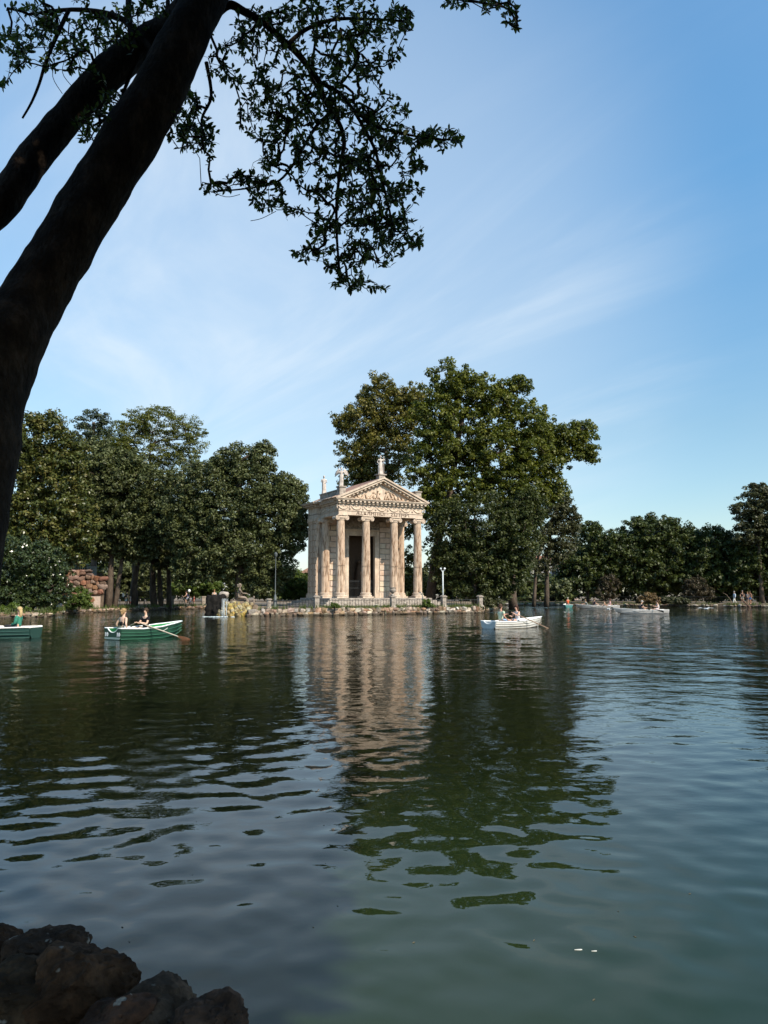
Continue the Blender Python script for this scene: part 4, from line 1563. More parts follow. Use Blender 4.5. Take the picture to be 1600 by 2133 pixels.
def person(label, loc, rz, pose='stand', lean=0.0, hands=None, feet=None, skin=FAIR, top=((0.5, 0.5, 0.5), 'tee'), bottom=((0.3, 0.3, 0.3), 'shorts'),
           hair=((0.04, 0.025, 0.015), 'short'), sc=1.0, group=None, head_yaw=0.0, shoes=None, name='person', cat='person', side_lean=0.0, robe=False, statue=None, elbow=None):
    root = empty(name, loc, rz, label, cat, group)
    root.scale = (sc, sc, sc)
    sit = pose == 'sit'
    pz = 0.11 if sit else 0.95
    pel = Vector((0, 0, pz))
    rot = Matrix.Rotation(-lean, 3, 'X') @ Matrix.Rotation(side_lean, 3, 'Y')

    def up(x, y, z):
        return pel + rot @ Vector((x, y, z))
    spine, chest, neck = up(0, 0.0, 0.19), up(0, 0.005, 0.37), up(0, -0.005, 0.53)
    hr = rot @ Matrix.Rotation(head_yaw, 3, 'Z') @ Matrix.Rotation(lean * 0.5, 3, 'X')
    nk = up(0, 0, 0.56)

    def hd(x, y, z):
        return nk + hr @ Vector((x, y, z))
    sh = {s: up(s * 0.185, 0, 0.46) for s in (-1, 1)}
    if hands is None:
        hands = {-1: (-0.24, 0.06, 0.72 if not sit else 0.16), 1: (0.24, 0.06, 0.72 if not sit else 0.16)}
        if sit:
            hands = {-1: (-0.13, 0.40, 0.20), 1: (0.13, 0.40, 0.20)}
    if feet is None:
        feet = {-1: (-0.10, 0, 0.07), 1: (0.10, 0, 0.07)} if not sit else {-1: (-0.13, 0.62, -0.24), 1: (0.13, 0.62, -0.24)}
    hp = {s: pel + Vector((s * 0.095, 0.02, -0.03)) for s in (-1, 1)}
    K = SK()
    i0 = K.p(pel, (0.135, 0.11))
    i1 = K.p(spine, (0.12, 0.095), i0)
    i2 = K.p(chest, (0.15, 0.105), i1)
    i3 = K.p(neck, 0.056, i2)
    i4 = K.p(hd(0, 0.015, 0.06), 0.062, i3)
    i5 = K.p(hd(0, 0.025, 0.13), (0.078, 0.092), i4)
    i6 = K.p(hd(0, 0.01, 0.21), (0.07, 0.08), i5)
    K.p(hd(0, 0.125, 0.115), 0.014, i5)
    geo = {}
    for s in (-1, 1):
        el, wr = ik(sh[s], hands[s], 0.30, 0.26, (elbow or {}).get(s, (s * 0.5, -0.5, -0.7)))
        a = K.p(sh[s], 0.056, i2)
        b = K.p(sh[s].lerp(el, 0.5), 0.050, a)
        c = K.p(el, 0.041, b)
        c2 = K.p(el.lerp(wr, 0.4), 0.042, c)
        d = K.p(wr, 0.028, c2)
        fw = (wr - el).normalized()
        sd_ = fw.cross(Vector((0, 0, 1)))
        sd_ = sd_.normalized() if sd_.length > 0.05 else Vector((1, 0, 0))
        palm = wr + fw * 0.07
        K.p(palm, (0.036, 0.02), d)
        nz_ = sd_.cross(fw)
        for f in range(4):
            o_ = sd_ * (f - 1.5) * 0.019
            ln = (0.07, 0.08, 0.075, 0.058)[f]
            r0 = K.p(palm + o_, 0.009)
            r1 = K.p(palm + o_ + fw * ln * 0.6 - nz_ * 0.008, 0.0085, r0)
            K.p(palm + o_ + fw * ln * 0.85 - nz_ * 0.035, 0.007, r1)
        r0 = K.p(wr + fw * 0.03 + sd_ * s * 0.02, 0.010)
        r1 = K.p(wr + fw * 0.055 + sd_ * s * 0.052, 0.010, r0)
        K.p(wr + fw * 0.085 + sd_ * s * 0.058 - nz_ * 0.01, 0.008, r1)
        kn, an = ik(hp[s], feet[s], 0.44, 0.43, (s * 0.12, 1, 0.25))
        h_ = K.p(hp[s], 0.098, i0)
        h2 = K.p(hp[s].lerp(kn, 0.5), 0.078, h_)
        k_ = K.p(kn, 0.056, h2)
        k2 = K.p(kn.lerp(an, 0.35), 0.056, k_)
        n_ = K.p(an, 0.037, k2)
        fwd = Vector((0, 1, 0)) if not sit else Vector((0, 0.9, 0.15))
        t_ = K.p(an + fwd * 0.09 + Vector((0, 0, -0.035)), (0.04, 0.03), n_)
        K.p(an + fwd * 0.17 + Vector((0, 0, -0.045)), (0.036, 0.02), t_)
        geo[s] = (el, wr, kn, an)
    sm = (MT['statue'] if statue is True else statue) if statue else skin_m(skin)
    mobj('body', K.mesh(1), sm, root)
    # eyes
    if not statue:
        for s in (-1, 1):
            MB().ball(hd(s * 0.031, 0.107, 0.145), 0.013, 6, 4).build('eye', cloth((0.02, 0.015, 0.012)), root)

    def garment(kind, c, nm):
        G = SK()
        mt = (MT['statue'] if statue is True else statue) if statue else cloth(c)
        if nm == 'shirt':
            ad = 0.022
            if kind == 'strapless':
                a = G.p(up(0, 0, 0.12), (0.125 + ad * .5, 0.10 + ad * .5))
                b = G.p(up(0, 0, 0.22), (0.125 + ad * .5, 0.10 + ad * .5), a)
                G.p(up(0, 0, 0.36), (0.15 + ad * .5, 0.11 + ad * .5), b)
            else:
                a = G.p(up(0, 0, -0.02), (0.14 + ad, 0.115 + ad))
                b = G.p(spine, (0.125 + ad, 0.10 + ad), a)
                c_ = G.p(up(0, 0, 0.37), (0.152 + ad, 0.107 + ad), b)
                G.p(up(0, 0, 0.475), (0.095, 0.075), c_)
                for s in (-1, 1):
                    el, wr, kn, an = geo[s]
                    x = G.p(sh[s], 0.056 + ad, c_)
                    if kind == 'tank':
                        continue
                    y = G.p(sh[s].lerp(el, 0.55), 0.054 + ad, x)
                    if kind == 'long':
                        z = G.p(el, 0.046 + ad * .8, y)
                        G.p(el.lerp(wr, 0.92), 0.034 + ad * .6, z)
        else:
            ad = 0.020 if kind != 'skirt' else 0.045
            a = G.p(pel + Vector((0, 0, 0.0)), (0.14 + ad, 0.115 + ad))
            G.p(up(0, 0, 0.10), (0.125 + ad, 0.10 + ad), a)
            for s in (-1, 1):
                el, wr, kn, an = geo[s]
                x = G.p(hp[s], 0.10 + ad, a)
                if kind == 'trousers':
                    y = G.p(hp[s].lerp(kn, 0.5), 0.082 + ad, x)
                    z = G.p(kn, 0.064 + ad, y)
                    G.p(kn.lerp(an, 0.93), 0.052 + ad, z)
                else:
                    y = G.p(hp[s].lerp(kn, 0.45), 0.088 + ad, x)
                    G.p(hp[s].lerp(kn, 0.74), 0.078 + ad * 1.2, y)
        mobj(nm, G.mesh(1), mt, root)
    if top:
        garment(top[1], top[0], 'shirt')
    if bottom:
        garment(bottom[1], bottom[0], {'trousers': 'trousers', 'skirt': 'skirt'}.get(bottom[1], 'shorts'))
    if hair:
        m_ = MB()
        if hair[1] == 'cap':
            m_.ball(hd(0, 0.005, 0.20), (0.098, 0.115, 0.075), 10, 6)
            m_.ball(hd(0, 0.10, 0.185), (0.07, 0.08, 0.015), 8, 4)
        else:
            m_.ball(hd(0, -0.012, 0.195), (0.098, 0.115, 0.095), 10, 7)
            m_.ball(hd(0, -0.045, 0.135), (0.090, 0.085, 0.10), 8, 6)
            if hair[1] == 'long':
                m_.ball(hd(0, -0.075, 0.02), (0.105, 0.065, 0.18), 8, 6)
            if hair[1] == 'bun':
                m_.ball(hd(0.0, -0.135, 0.17), 0.06, 8, 6)
                m_.ball(hd(0.02, -0.12, 0.07), (0.05, 0.04, 0.07), 8, 6)
        m_.build('cap' if hair[1] == 'cap' else 'hair', (MT['statue'] if statue is True else statue) if statue else cloth(hair[0], 0.6), root, True)
    if shoes:
        for s in (-1, 1):
            MB().ball(geo[s][3] + Vector((0, 0.07, -0.035)), (0.052, 0.145, 0.042), 8, 5).build('shoe', cloth(shoes), root, True)
    root['_hd'] = [tuple(hd(0, 0.10, 0.145)), tuple(hd(0, 0, 0.12))]
    return root


def robe(root, pts, rad, nm='robe'):
    """draped cloth with folds for a statue"""
    V, F = [], []
    n = 28
    for i, (p_, r) in enumerate(zip(pts, rad)):
        for k in range(n):
            a = 2 * math.pi * k / n
            rr = r * (1 + 0.09 * math.sin(7 * a + i * 0.6) + 0.05 * math.sin(3 * a - i))
            V.append((p_[0] + rr * math.cos(a), p_[1] + rr * 0.8 * math.sin(a), p_[2]))
    for i in range(len(pts) - 1):
        for k in range(n):
            a, b = i * n + k, i * n + (k + 1) % n
            F.append((a, b, b + n, a + n))
    MB().add(V, F).build(nm, MT['statue'], root, True)


# statues on the temple roof
fz = TA + math.pi            # looking out of the front
st = person('marble statue standing on the peak of the temple pediment', tworld(0, -0.1, 11.605), fz, hands={-1: (-0.30, 0.05, 1.55), 1: (0.26, 0.12, 1.0)}, top=((1, 1, 1), 'tee'), bottom=None, hair=((1, 1, 1), 'bun'), name='statue', cat='statue', statue=True, group='statues on the temple roof', elbow={-1: (-1, 0, 0.2)})
robe(st, [(0, 0, 0.02), (0.02, 0, 0.4), (0.04, 0, 0.75), (0.0, 0, 1.0), (0, 0, 1.15)], [0.24, 0.22, 0.21, 0.19, 0.16])
MB().tube([(-0.30, 0.08, 0.02), (-0.30, 0.06, 1.75)], 0.03, 6).build('staff', MT['statue'], st)
st = person('winged marble statue at the left corner of the temple pediment', tworld(-A + 0.05, 0.0, 10.23), fz - 0.5, hands={-1: (-0.42, 0.25, 1.08), 1: (0.12, 0.30, 1.25)}, top=((1, 1, 1), 'tee'), bottom=None, hair=((1, 1, 1), 'short'), name='statue', cat='statue', statue=True, group='statues on the temple roof', sc=0.97)
robe(st, [(0.03, 0, 0.02), (0.02, 0, 0.4), (0.0, 0, 0.75), (0.0, 0, 1.0), (0, 0, 1.12)], [0.21, 0.19, 0.20, 0.20, 0.16])
for s in (-1, 1):
    m = MB()
    for k in range(6):
        a = R(18 + k * 17)
        tip = Vector((s * (0.16 + 0.50 * math.sin(a)), -0.22 - 0.10 * k / 6, 1.62 + 0.10 * math.cos(a) - 0.13 * k))
        st_ = Vector((s * 0.08, -0.12, 1.32))
        mid = st_.lerp(tip, 0.55) + Vector((s * 0.05, -0.03, 0.07))
        V, F = [], []
        m.tube([st_, mid, tip], [0.06, 0.085, 0.03], 6)
    m.build('wing', MT['statue'], st, True)
st = person('robed marble statue on the left side parapet of the temple', tworld(-A + 0.05, 4.0, 9.965), fz - 0.2, hands={-1: (-0.18, 0.22, 1.15), 1: (0.18, 0.22, 1.2)}, top=((1, 1, 1), 'tee'), bottom=None, hair=((1, 1, 1), 'bun'), name='statue', cat='statue', statue=True, group='statues on the temple roof')
robe(st, [(0, 0, 0.0), (0, 0, 0.4), (0.0, 0, 0.8), (0.0, 0, 1.05), (0, 0, 1.2)], [0.23, 0.20, 0.20, 0.19, 0.17])

# ---------------------------------------------------------------- rowing boats
def lerp_tab(tab, t):
    return float(np.interp(t, [q[0] for q in tab], [q[1] for q in tab]))


def boat(label, loc, rz, L=3.9, beam=1.3, hull=(0.5, 0.5, 0.5), inner=(0.6, 0.6, 0.6), rim=(0.75, 0.75, 0.72), strake=None, group='rowing boats on the lake', number=None, notch=True, numcol=(0.8, 0.8, 0.78), low=None):
    root = empty('rowing_boat', loc, rz, label, 'rowing boat', group)
    bt = [(0, 0.84), (0.2, 0.96), (0.42, 1.0), (0.62, 0.9), (0.8, 0.62), (0.92, 0.28), (1.0, 0.03)]
    zt = [(0, 0.42), (0.3, 0.38), (0.6, 0.43), (0.85, 0.52), (1.0, 0.60)]
    kt = [(0, -0.10), (0.7, -0.12), (0.9, -0.05), (1.0, 0.15)]
    ns_, h_ = 17, beam / 2
    prof = [(1.0, 1.0), (0.985, 0.72), (0.955, 0.70), (0.94, 0.46), (0.90, 0.44), (0.86, 0.22), (0.78, 0.19), (0.55, 0.05), (0.0, 0.0)]

    def sec(t, off=0.0, inside=False):
        b_, z1, z0 = lerp_tab(bt, t) * h_, lerp_tab(zt, t), lerp_tab(kt, t)
        b_ = max(0.005, b_ - off)
        pr = [(1, 1), (0.97, 0.75), (0.93, 0.5), (0.86, 0.3), (0.7, 0.22), (0.35, 0.20), (0, 0.2)] if inside else prof
        out = []
        x = (t - 0.5) * L + (0.10 * (1 - 0) if False else 0)
        rake = 0.28 * max(0, t - 0.8) / 0.2
        for u, v in pr:
            z = z0 + (z1 - z0) * v
            if inside:
                z = max(z, 0.10)
            xx = x + rake * v
            out.append((xx, u * b_, z))
        return out + [(q[0], -q[1], q[2]) for q in out[-2::-1]]

    def shell(off, inside):
        V, F = [], []
        k = None
        for i in range(ns_):
            t = i / (ns_ - 1)
            t = t if not inside else 0.012 + t * 0.965
            s_ = sec(t, off, inside)
            k = len(s_)
            V += s_
        for i in range(ns_ - 1):
            for j in range(k - 1):
                F.append((i * k + j, i * k + j + 1, (i + 1) * k + j + 1, (i + 1) * k + j))
        F.append(tuple((ns_ - 1) * k + j for j in range(k)))
        if inside:
            F.append(tuple(range(k)))
        return MB().add(V, F)
    hm = mat('hull_paint_%s' % label[:12], tuple(c * 0.75 for c in hull), hull, scale=3.5, rough=0.45, spec=0.4, c3=tuple(c * 0.92 for c in hull))
    im, rm = plain('inner_paint', inner, 0.5), plain('rim_paint', rim, 0.5)
    hu = shell(0.0, False).build('hull', hm, root, True, angle=25)
    shell(0.035, True).build('inner_lining', im, root, True, angle=30)
    if strake:
        m_ = MB()
        for s in (-1, 1):
            for fz_ in (0.71, 0.45, 0.20):
                m_.tube([Vector((sec(i / 16)[0][0] - 0.0, s * (abs(sec(i / 16)[0][1]) * (0.86 + 0.13 * fz_ ** 0.4) + 0.004), lerp_tab(kt, i / 16) + (lerp_tab(zt, i / 16) - lerp_tab(kt, i / 16)) * fz_)) for i in range(17)], 0.014, 5)
        m_.build('strake', plain('strake_paint', strake, 0.5), hu)
    g_ = MB()
    for s in (-1, 1):
        g_.tube([Vector((sec(i / 20)[0][0], s * (abs(sec(i / 20)[0][1]) + 0.0), sec(i / 20)[0][2] + 0.01)) for i in range(21)], 0.034, 6)
    g_.build('gunwale', rm, root, True)
    # transom with a dip in the middle
    tw = lerp_tab(bt, 0) * h_
    ztp, zbt = 0.42, -0.10
    top = []
    for i in range(17):
        u = -1 + i / 8
        dip = 0.17 * (1 - min(1, abs(u) / 0.62) ** 2.2) if notch else 0.02
        top.append((u * tw, ztp + 0.0 - dip))
    low_ = [(tw * 0.86, zbt + 0.18), (tw * 0.55, zbt + 0.03), (0, zbt), (-tw * 0.55, zbt + 0.03), (-tw * 0.86, zbt + 0.18)]
    MB().prism(top + low_, 0.05, lambda u, v, w_: (-L / 2 - 0.028 + w_, u, v)).build('transom', hm, root)
    MB().tube([(-L / 2 - 0.004, u, v + 0.006) for u, v in top], 0.028, 6).build('transom_rim', rm, root, True)
    if number:
        for s in (-1, 1):
            txt(number, 0.20, 'number', plain('number_paint', numcol, 0.5), root, (-L / 2 - 0.034, s * tw * 0.70, 0.12), (math.pi / 2, 0, -math.pi / 2), 0.003, bold=0.012)
    if low:
        m_ = MB()
        m_.prism([(tw * 0.93, 0.075), (tw * 0.86, 0.0), (-tw * 0.86, 0.0), (-tw * 0.93, 0.075)], 0.012, lambda u, v, w_: (-L / 2 - 0.042 + w_, u, v))
        m_.build('waterline_stripe', plain('stripe_paint', low, 0.5), root)
    for fx, wd in ((0.07, 0.36), (0.46, 0.26), (0.74, 0.24)):
        bb = lerp_tab(bt, fx) * h_ * 0.93
        MB().box(((fx - 0.5) * L, 0, 0.235), (wd, 2 * bb - 0.04, 0.035)).build('thwart', im, root)
    MB().prism([(0.0, 0.02), (0.34, 0.58), (0.38, 0.58), (0.06, -0.02)], 0.04, lambda u, v, w_: (L / 2 - 0.10 + u, w_ - 0.02, v)).build('stem', hm, root)
    for s in (-1, 1):
        rp = MB()
        x0 = (0.40 - 0.5) * L
        yb = lerp_tab(bt, 0.4) * h_
        rp.box((x0, s * yb, 0.43), (0.16, 0.06, 0.05))
        rp.tube([(x0, s * yb, 0.45), (x0, s * yb, 0.50)], 0.016, 6)
        rp.build('rowlock', MT['iron'], root)
    for s in (-1, 1):
        m_ = MB()
        yb = lerp_tab(bt, 0.6) * h_
        m_.tube([((0.50 + 0.22 * i / 10 - 0.5) * L, s * (lerp_tab(bt, 0.5 + 0.022 * i) * h_ + 0.02), 0.37 - 0.10 * math.sin(math.pi * i / 10)) for i in range(11)], 0.012, 5)
        m_.build('grab_rope', plain('rope', (0.6, 0.58, 0.52)), root)
    root['L'] = L
    return root


def bw(b, x, y, z):
    """boat coordinates -> world"""
    c, s = math.cos(b.rotation_euler.z), math.sin(b.rotation_euler.z)
    return b.location + Vector((x * c - y * s, x * s + y * c, z))


def sitter(b, x, y, toward_bow, **k):
    """seat a person in a boat; local +y of a person looks forward"""
    rz = b.rotation_euler.z + (-math.pi / 2 if toward_bow else math.pi / 2) + k.pop('turn', 0)
    return person(loc=bw(b, x, y, k.pop('z', 0.255)), rz=rz, pose='sit', **k)


def oar(label, a, lock, reach, col=(0.45, 0.28, 0.16), blade=(0.42, 0.24, 0.14)):
    """from the hand a over the rowlock to a blade in the water"""
    d = (lock - a).normalized()
    e = a + d * reach
    r = empty('oar', a, 0, label, 'oar', 'oars of the rowing boats')
    MB().tube([Vector((0, 0, 0)), d * 0.3, d * (reach - 0.5)], [0.018, 0.026, 0.024], 7).build('shaft', cloth(col, 0.5), r)
    side = d.cross(Vector((0, 0, 1))).normalized()
    nrm = side.cross(d)
    m_ = MB()
    V, F = [], []
    for t_, wv in ((0, 0.026), (0.12, 0.05), (0.35, 0.075), (0.6, 0.075)):
        c = d * (reach - 0.55 + t_)
        for (su, sv) in ((-1, -1), (1, -1), (1, 1), (-1, 1)):
            V.append(c + nrm * wv * su + side * 0.009 * sv)
    for i in range(3):
        for j in range(4):
            F.append((i * 4 + j, i * 4 + (j + 1) % 4, i * 4 + 4 + (j + 1) % 4, i * 4 + 4 + j))
    F += [(0, 1, 2, 3), (12, 13, 14, 15)]
    m_.add(V, F).build('blade', cloth(blade, 0.5), r)
    return r


GRN = (0.030, 0.085, 0.045)
WHT = (0.62, 0.60, 0.56)
# green boat number 10
sc_ = wl(235, 1331)
hd_ = R(57)
L2 = 3.25
b2 = boat('green rowing boat with white rim numbered 10 on its stern', (sc_.x + math.cos(hd_) * L2 / 2, sc_.y + math.sin(hd_) * L2 / 2, 0.02), hd_, L2, 1.22, hull=(0.014, 0.056, 0.032), inner=(0.020, 0.22, 0.06), rim=(0.72, 0.74, 0.70), strake=(0.035, 0.12, 0.07), number='10', low=(0.30, 0.38, 0.33))
sitter(b2, -1.18, 0.03, True, label='person with pinned up blond hair and black strapless top seated in the green boat stern', hair=((0.30, 0.19, 0.09), 'bun'), top=((0.012, 0.012, 0.012), 'strapless'), bottom=((0.62, 0.61, 0.60), 'skirt'), hands={-1: (-0.30, 0.12, 0.10), 1: (0.30, 0.02, 0.08)}, lean=0.10, skin=(0.62, 0.40, 0.29))
lk = {s: bw(b2, -0.10 * L2, s * 0.60, 0.47) for s in (-1, 1)}
hnd = {s: bw(b2, -0.42, s * 0.13, 0.60) for s in (-1, 1)}
sitter(b2, -0.02, 0, False, label='person with short dark hair and black shirt rowing the green boat', hair=((0.05, 0.03, 0.018), 'short'), top=((0.010, 0.010, 0.012), 'tee'), bottom=((0.012, 0.012, 0.014), 'shorts'), hands={-1: (-0.12, 0.38, 0.36), 1: (0.12, 0.38, 0.36)}, lean=0.04, skin=(0.60, 0.38, 0.27), head_yaw=0.35)
oar('wooden oar on the near side of the green boat', hnd[-1], lk[-1] + Vector((0, 0, 0.0)), 2.45, (0.55, 0.45, 0.34), (0.22, 0.10, 0.05))
oar('brown oar on the far left side of the green boat', hnd[1], lk[1] + Vector((0, 0, 0.0)), 2.45, (0.50, 0.36, 0.24), (0.16, 0.06, 0.035))

# left boat, cut by the frame
b1 = boat('dark green rowing boat with white deck cut by the left picture edge', (-14.45 - 2.0, 32.3, 0.02), R(179), 4.0, 1.35, hull=(0.020, 0.060, 0.048), inner=(0.70, 0.66, 0.60), rim=(0.82, 0.78, 0.72), strake=(0.06, 0.12, 0.10), notch=False)
wm = sitter(b1, -1.28, 0.0, True, label='person with sunglasses, blond hair and green jacket in the left boat', hair=((0.45, 0.32, 0.16), 'long'), top=((0.045, 0.20, 0.135), 'long'), bottom=((0.03, 0.03, 0.035), 'trousers'), skin=(0.58, 0.33, 0.24), hands={-1: (-0.14, 0.26, 0.2), 1: (0.14, 0.28, 0.2)}, head_yaw=-0.1, z=0.30)
h0 = Vector(wm['_hd'][0])
MB().box(h0 + Vector((0, 0.015, 0)), (0.15, 0.03, 0.045)).build('sunglasses', MT['iron'], wm)
V = [(-0.06, 0.135, 0.58), (0.06, 0.135, 0.58), (0.03, 0.15, 0.36), (-0.03, 0.15, 0.36)]
MB().prism([(-0.085, 0.60), (0.085, 0.60), (0.05, 0.30), (-0.05, 0.30)], 0.02, lambda u, v, w_: (u, 0.122 + w_ * 0.6, v)).build('top', cloth((0.62, 0.52, 0.42)), wm)
rw = sitter(b1, 0.15, 0.0, False, label='person rowing the left boat, just outside the picture', hair=((0.05, 0.03, 0.02), 'short'), top=((0.10, 0.04, 0.03), 'tee'), bottom=((0.1, 0.1, 0.12), 'shorts'), hands={-1: (-0.14, 0.40, 0.4), 1: (0.14, 0.40, 0.4)})
oar('pale oar crossing the side of the left boat', bw(b1, -0.35, 0.2, 0.75), bw(b1, -0.42, 0.67, 0.47), 1.75, (0.66, 0.56, 0.46), (0.62, 0.52, 0.42))

# white boat with the couple right of the island
b3 = boat('white rowing boat with couple right of the island', (0, 0, 0.02), R(39), 3.95, 1.3, hull=WHT, inner=(0.74, 0.73, 0.70), rim=(0.78, 0.77, 0.74), strake=(0.30, 0.26, 0.20))
b3.scale = (1, 1, 0.86)
sc_ = wl(1018, 1308.5)
b3.location = (sc_.x + math.cos(R(39)) * 1.97, sc_.y + math.sin(R(39)) * 1.97, 0.02)
sitter(b3, -1.0, 0.02, True, label='person in pale green shirt with back turned in the white boat', hair=((0.07, 0.04, 0.025), 'short'), top=((0.44, 0.50, 0.36), 'tee'), bottom=((0.30, 0.45, 0.62), 'shorts'), hands={-1: (-0.05, 0.42, 0.42), 1: (0.28, 0.12, 0.2)}, lean=-0.02, skin=(0.50, 0.27, 0.19), sc=1.05)
sitter(b3, 0.35, 0.02, False, label='person with long dark hair and white top reaching across the white boat', hair=((0.06, 0.028, 0.018), 'long'), top=((0.66, 0.60, 0.58), 'tank'), bottom=((0.55, 0.6, 0.68), 'shorts'), hands={-1: (-0.12, 0.50, 0.50), 1: (0.22, 0.36, 0.34)}, lean=0.22, skin=(0.56, 0.33, 0.24))
oar('brown oar trailing from the white boat', bw(b3, 0.05, -0.25, 0.66), bw(b3, 0.28, -0.62, 0.47), 2.35, (0.34, 0.22, 0.14), (0.34, 0.20, 0.12))

# far boats
b4 = boat('white rowing boat with two people near the far right shore', (25.7 - 2.3, 70.5, 0.02), R(181), 4.6, 1.4, hull=(0.60, 0.57, 0.54), inner=(0.6, 0.58, 0.55), rim=(0.72, 0.70, 0.67), strake=(0.22, 0.19, 0.17), notch=False)
sitter(b4, 0.15, 0, False, label='person in dark shirt and pale cap rowing the far white boat', top=((0.03, 0.03, 0.04), 'tee'), bottom=((0.05, 0.05, 0.06), 'shorts'), hair=((0.5, 0.45, 0.4), 'cap'), lean=0.35, hands={-1: (-0.15, 0.55, 0.25), 1: (0.15, 0.55, 0.25)}, z=0.28)
sitter(b4, -1.55, 0, True, label='person in pale top facing the rower of the far white boat', top=((0.70, 0.62, 0.60), 'tank'), bottom=((0.6, 0.5, 0.5), 'shorts'), hair=((0.08, 0.04, 0.025), 'short'), lean=0.12, hands={-1: (-0.1, 0.42, 0.4), 1: (0.1, 0.42, 0.4)}, z=0.28)
oar('dark oar held over the side of the far white boat', bw(b4, -0.35, 0.3, 0.62), bw(b4, -0.75, 0.68, 0.47), 1.6, (0.08, 0.06, 0.05), (0.06, 0.05, 0.04))
b4.scale = (1, 1, 0.82)
b5 = boat('white rowing boat with four people by the far shore', (28.7 - 2.45, 95, 0.02), R(176), 4.9, 1.5, hull=(0.60, 0.56, 0.52), inner=(0.6, 0.58, 0.55), rim=(0.72, 0.70, 0.67), strake=(0.20, 0.17, 0.15), notch=False)
GF = 'people in the far four seat boat'
sitter(b5, 1.25, 0, True, label='person in grey shirt leaning over the bow of the four person boat', top=((0.22, 0.24, 0.22), 'tee'), bottom=((0.1, 0.1, 0.1), 'shorts'), hair=((0.2, 0.14, 0.09), 'short'), lean=0.5, hands={-1: (-0.1, 0.75, 0.2), 1: (0.1, 0.75, 0.2)}, group=GF)
sitter(b5, 0.5, 0, False, label='person in navy shirt rowing in the four person boat', top=((0.03, 0.03, 0.06), 'tee'), bottom=((0.1, 0.1, 0.1), 'shorts'), hair=((0.12, 0.07, 0.04), 'short'), lean=0.1, hands={-1: (-0.15, 0.5, 0.3), 1: (0.15, 0.5, 0.3)}, group=GF)
sitter(b5, -0.85, 0.1, True, label='person in brown top in the middle of the four person boat', top=((0.36, 0.20, 0.12), 'tank'), bottom=((0.1, 0.1, 0.1), 'shorts'), hair=((0.03, 0.02, 0.015), 'short'), lean=0.3, sc=0.85, group=GF)
sitter(b5, -1.45, -0.05, True, label='person in pink and white shirt at the stern of the four person boat', top=((0.60, 0.36, 0.36), 'tee'), bottom=((0.5, 0.45, 0.45), 'shorts'), hair=((0.10, 0.05, 0.03), 'long'), group=GF)
oar('pale oar from the four person boat', bw(b5, -0.1, 0.3, 0.62), bw(b5, -0.45, 0.74, 0.47), 2.3, (0.40, 0.32, 0.24), (0.35, 0.28, 0.20))
b5.scale = (1, 1, 0.8)
b6 = boat('small teal rowing boat seen end on by the far shore', (atz(1188, 104, 0).x, 105.5, 0.02), R(84), 3.4, 1.35, hull=(0.10, 0.30, 0.28), inner=(0.6, 0.6, 0.56), rim=(0.76, 0.74, 0.70), notch=False)
b6.scale = (0.9, 0.9, 0.75)
sitter(b6, -0.4, 0.0, True, label='person in orange shirt sitting in the small teal boat', top=((0.72, 0.13, 0.05), 'tee'), bottom=((0.2, 0.1, 0.08), 'shorts'), hair=((0.55, 0.5, 0.45), 'cap'), z=0.36)

# walkers on the left bank path
GZ = 0.40
man = person('person in dark shirt and pale shorts bending to a child on the left path', atz(261, 82.5, GZ), R(-70), lean=0.22, top=((0.035, 0.045, 0.05), 'tee'), bottom=((0.42, 0.56, 0.60), 'shorts'), hair=((0.03, 0.02, 0.014), 'short'), feet={-1: (-0.1, 0.22, 0.07), 1: (0.1, -0.16, 0.07)}, hands={-1: (-0.1, 0.52, 0.95), 1: (0.22, 0.35, 0.85)}, shoes=(0.6, 0.58, 0.55))
MB().box((0, -0.24, 1.30), (0.28, 0.20, 0.40)).build('backpack', cloth((0.72, 0.72, 0.70)), man)
person('child sized person in white shirt and red shorts on the left path', atz(271.5, 82.7, GZ), R(110), top=((0.70, 0.68, 0.66), 'tee'), bottom=((0.60, 0.03, 0.03), 'shorts'), hair=((0.60, 0.58, 0.55), 'cap'), sc=0.62, hands={-1: (-0.25, 0.1, 0.75), 1: (0.22, 0.25, 1.2)}, feet={-1: (-0.1, 0.12, 0.07), 1: (0.1, -0.1, 0.07)})
# cyclist
cyq = atz(388, 97, GZ)
bike = empty('bicycle', cyq, R(188), 'dark bicycle ridden along the left bank path', 'bicycle')
for s, nm in ((-0.52, 'wheel'), (0.52, 'wheel')):
    m = MB()
    m.tube([(s + 0.33 * math.cos(2 * math.pi * i / 24), 0, 0.34 + 0.33 * math.sin(2 * math.pi * i / 24)) for i in range(25)], 0.022, 6, False)
    for i in range(8):
        m.tube([(s, 0, 0.34), (s + 0.32 * math.cos(math.pi * i / 4), 0, 0.34 + 0.32 * math.sin(math.pi * i / 4))], 0.004, 3)
    m.build(nm, MT['iron'], bike)
MB().tube([(-0.52, 0, 0.34), (-0.12, 0, 0.30), (0.36, 0, 0.78), (0.42, 0, 0.62), (0.52, 0, 0.34)], 0.018, 6).tube([(-0.12, 0, 0.30), (-0.22, 0, 0.86)], 0.018, 6).tube([(-0.2, 0, 0.76), (0.36, 0, 0.80)], 0.018, 6).build('frame', MT['iron'], bike)
MB().box((-0.24, 0, 0.89), (0.26, 0.14, 0.05)).build('saddle', MT['iron'], bike)
MB().tube([(0.36, 0, 0.78), (0.33, 0, 1.02)], 0.015, 6).tube([(0.33, -0.26, 1.02), (0.33, 0.26, 1.02)], 0.014, 6).build('handlebar', MT['iron'], bike)
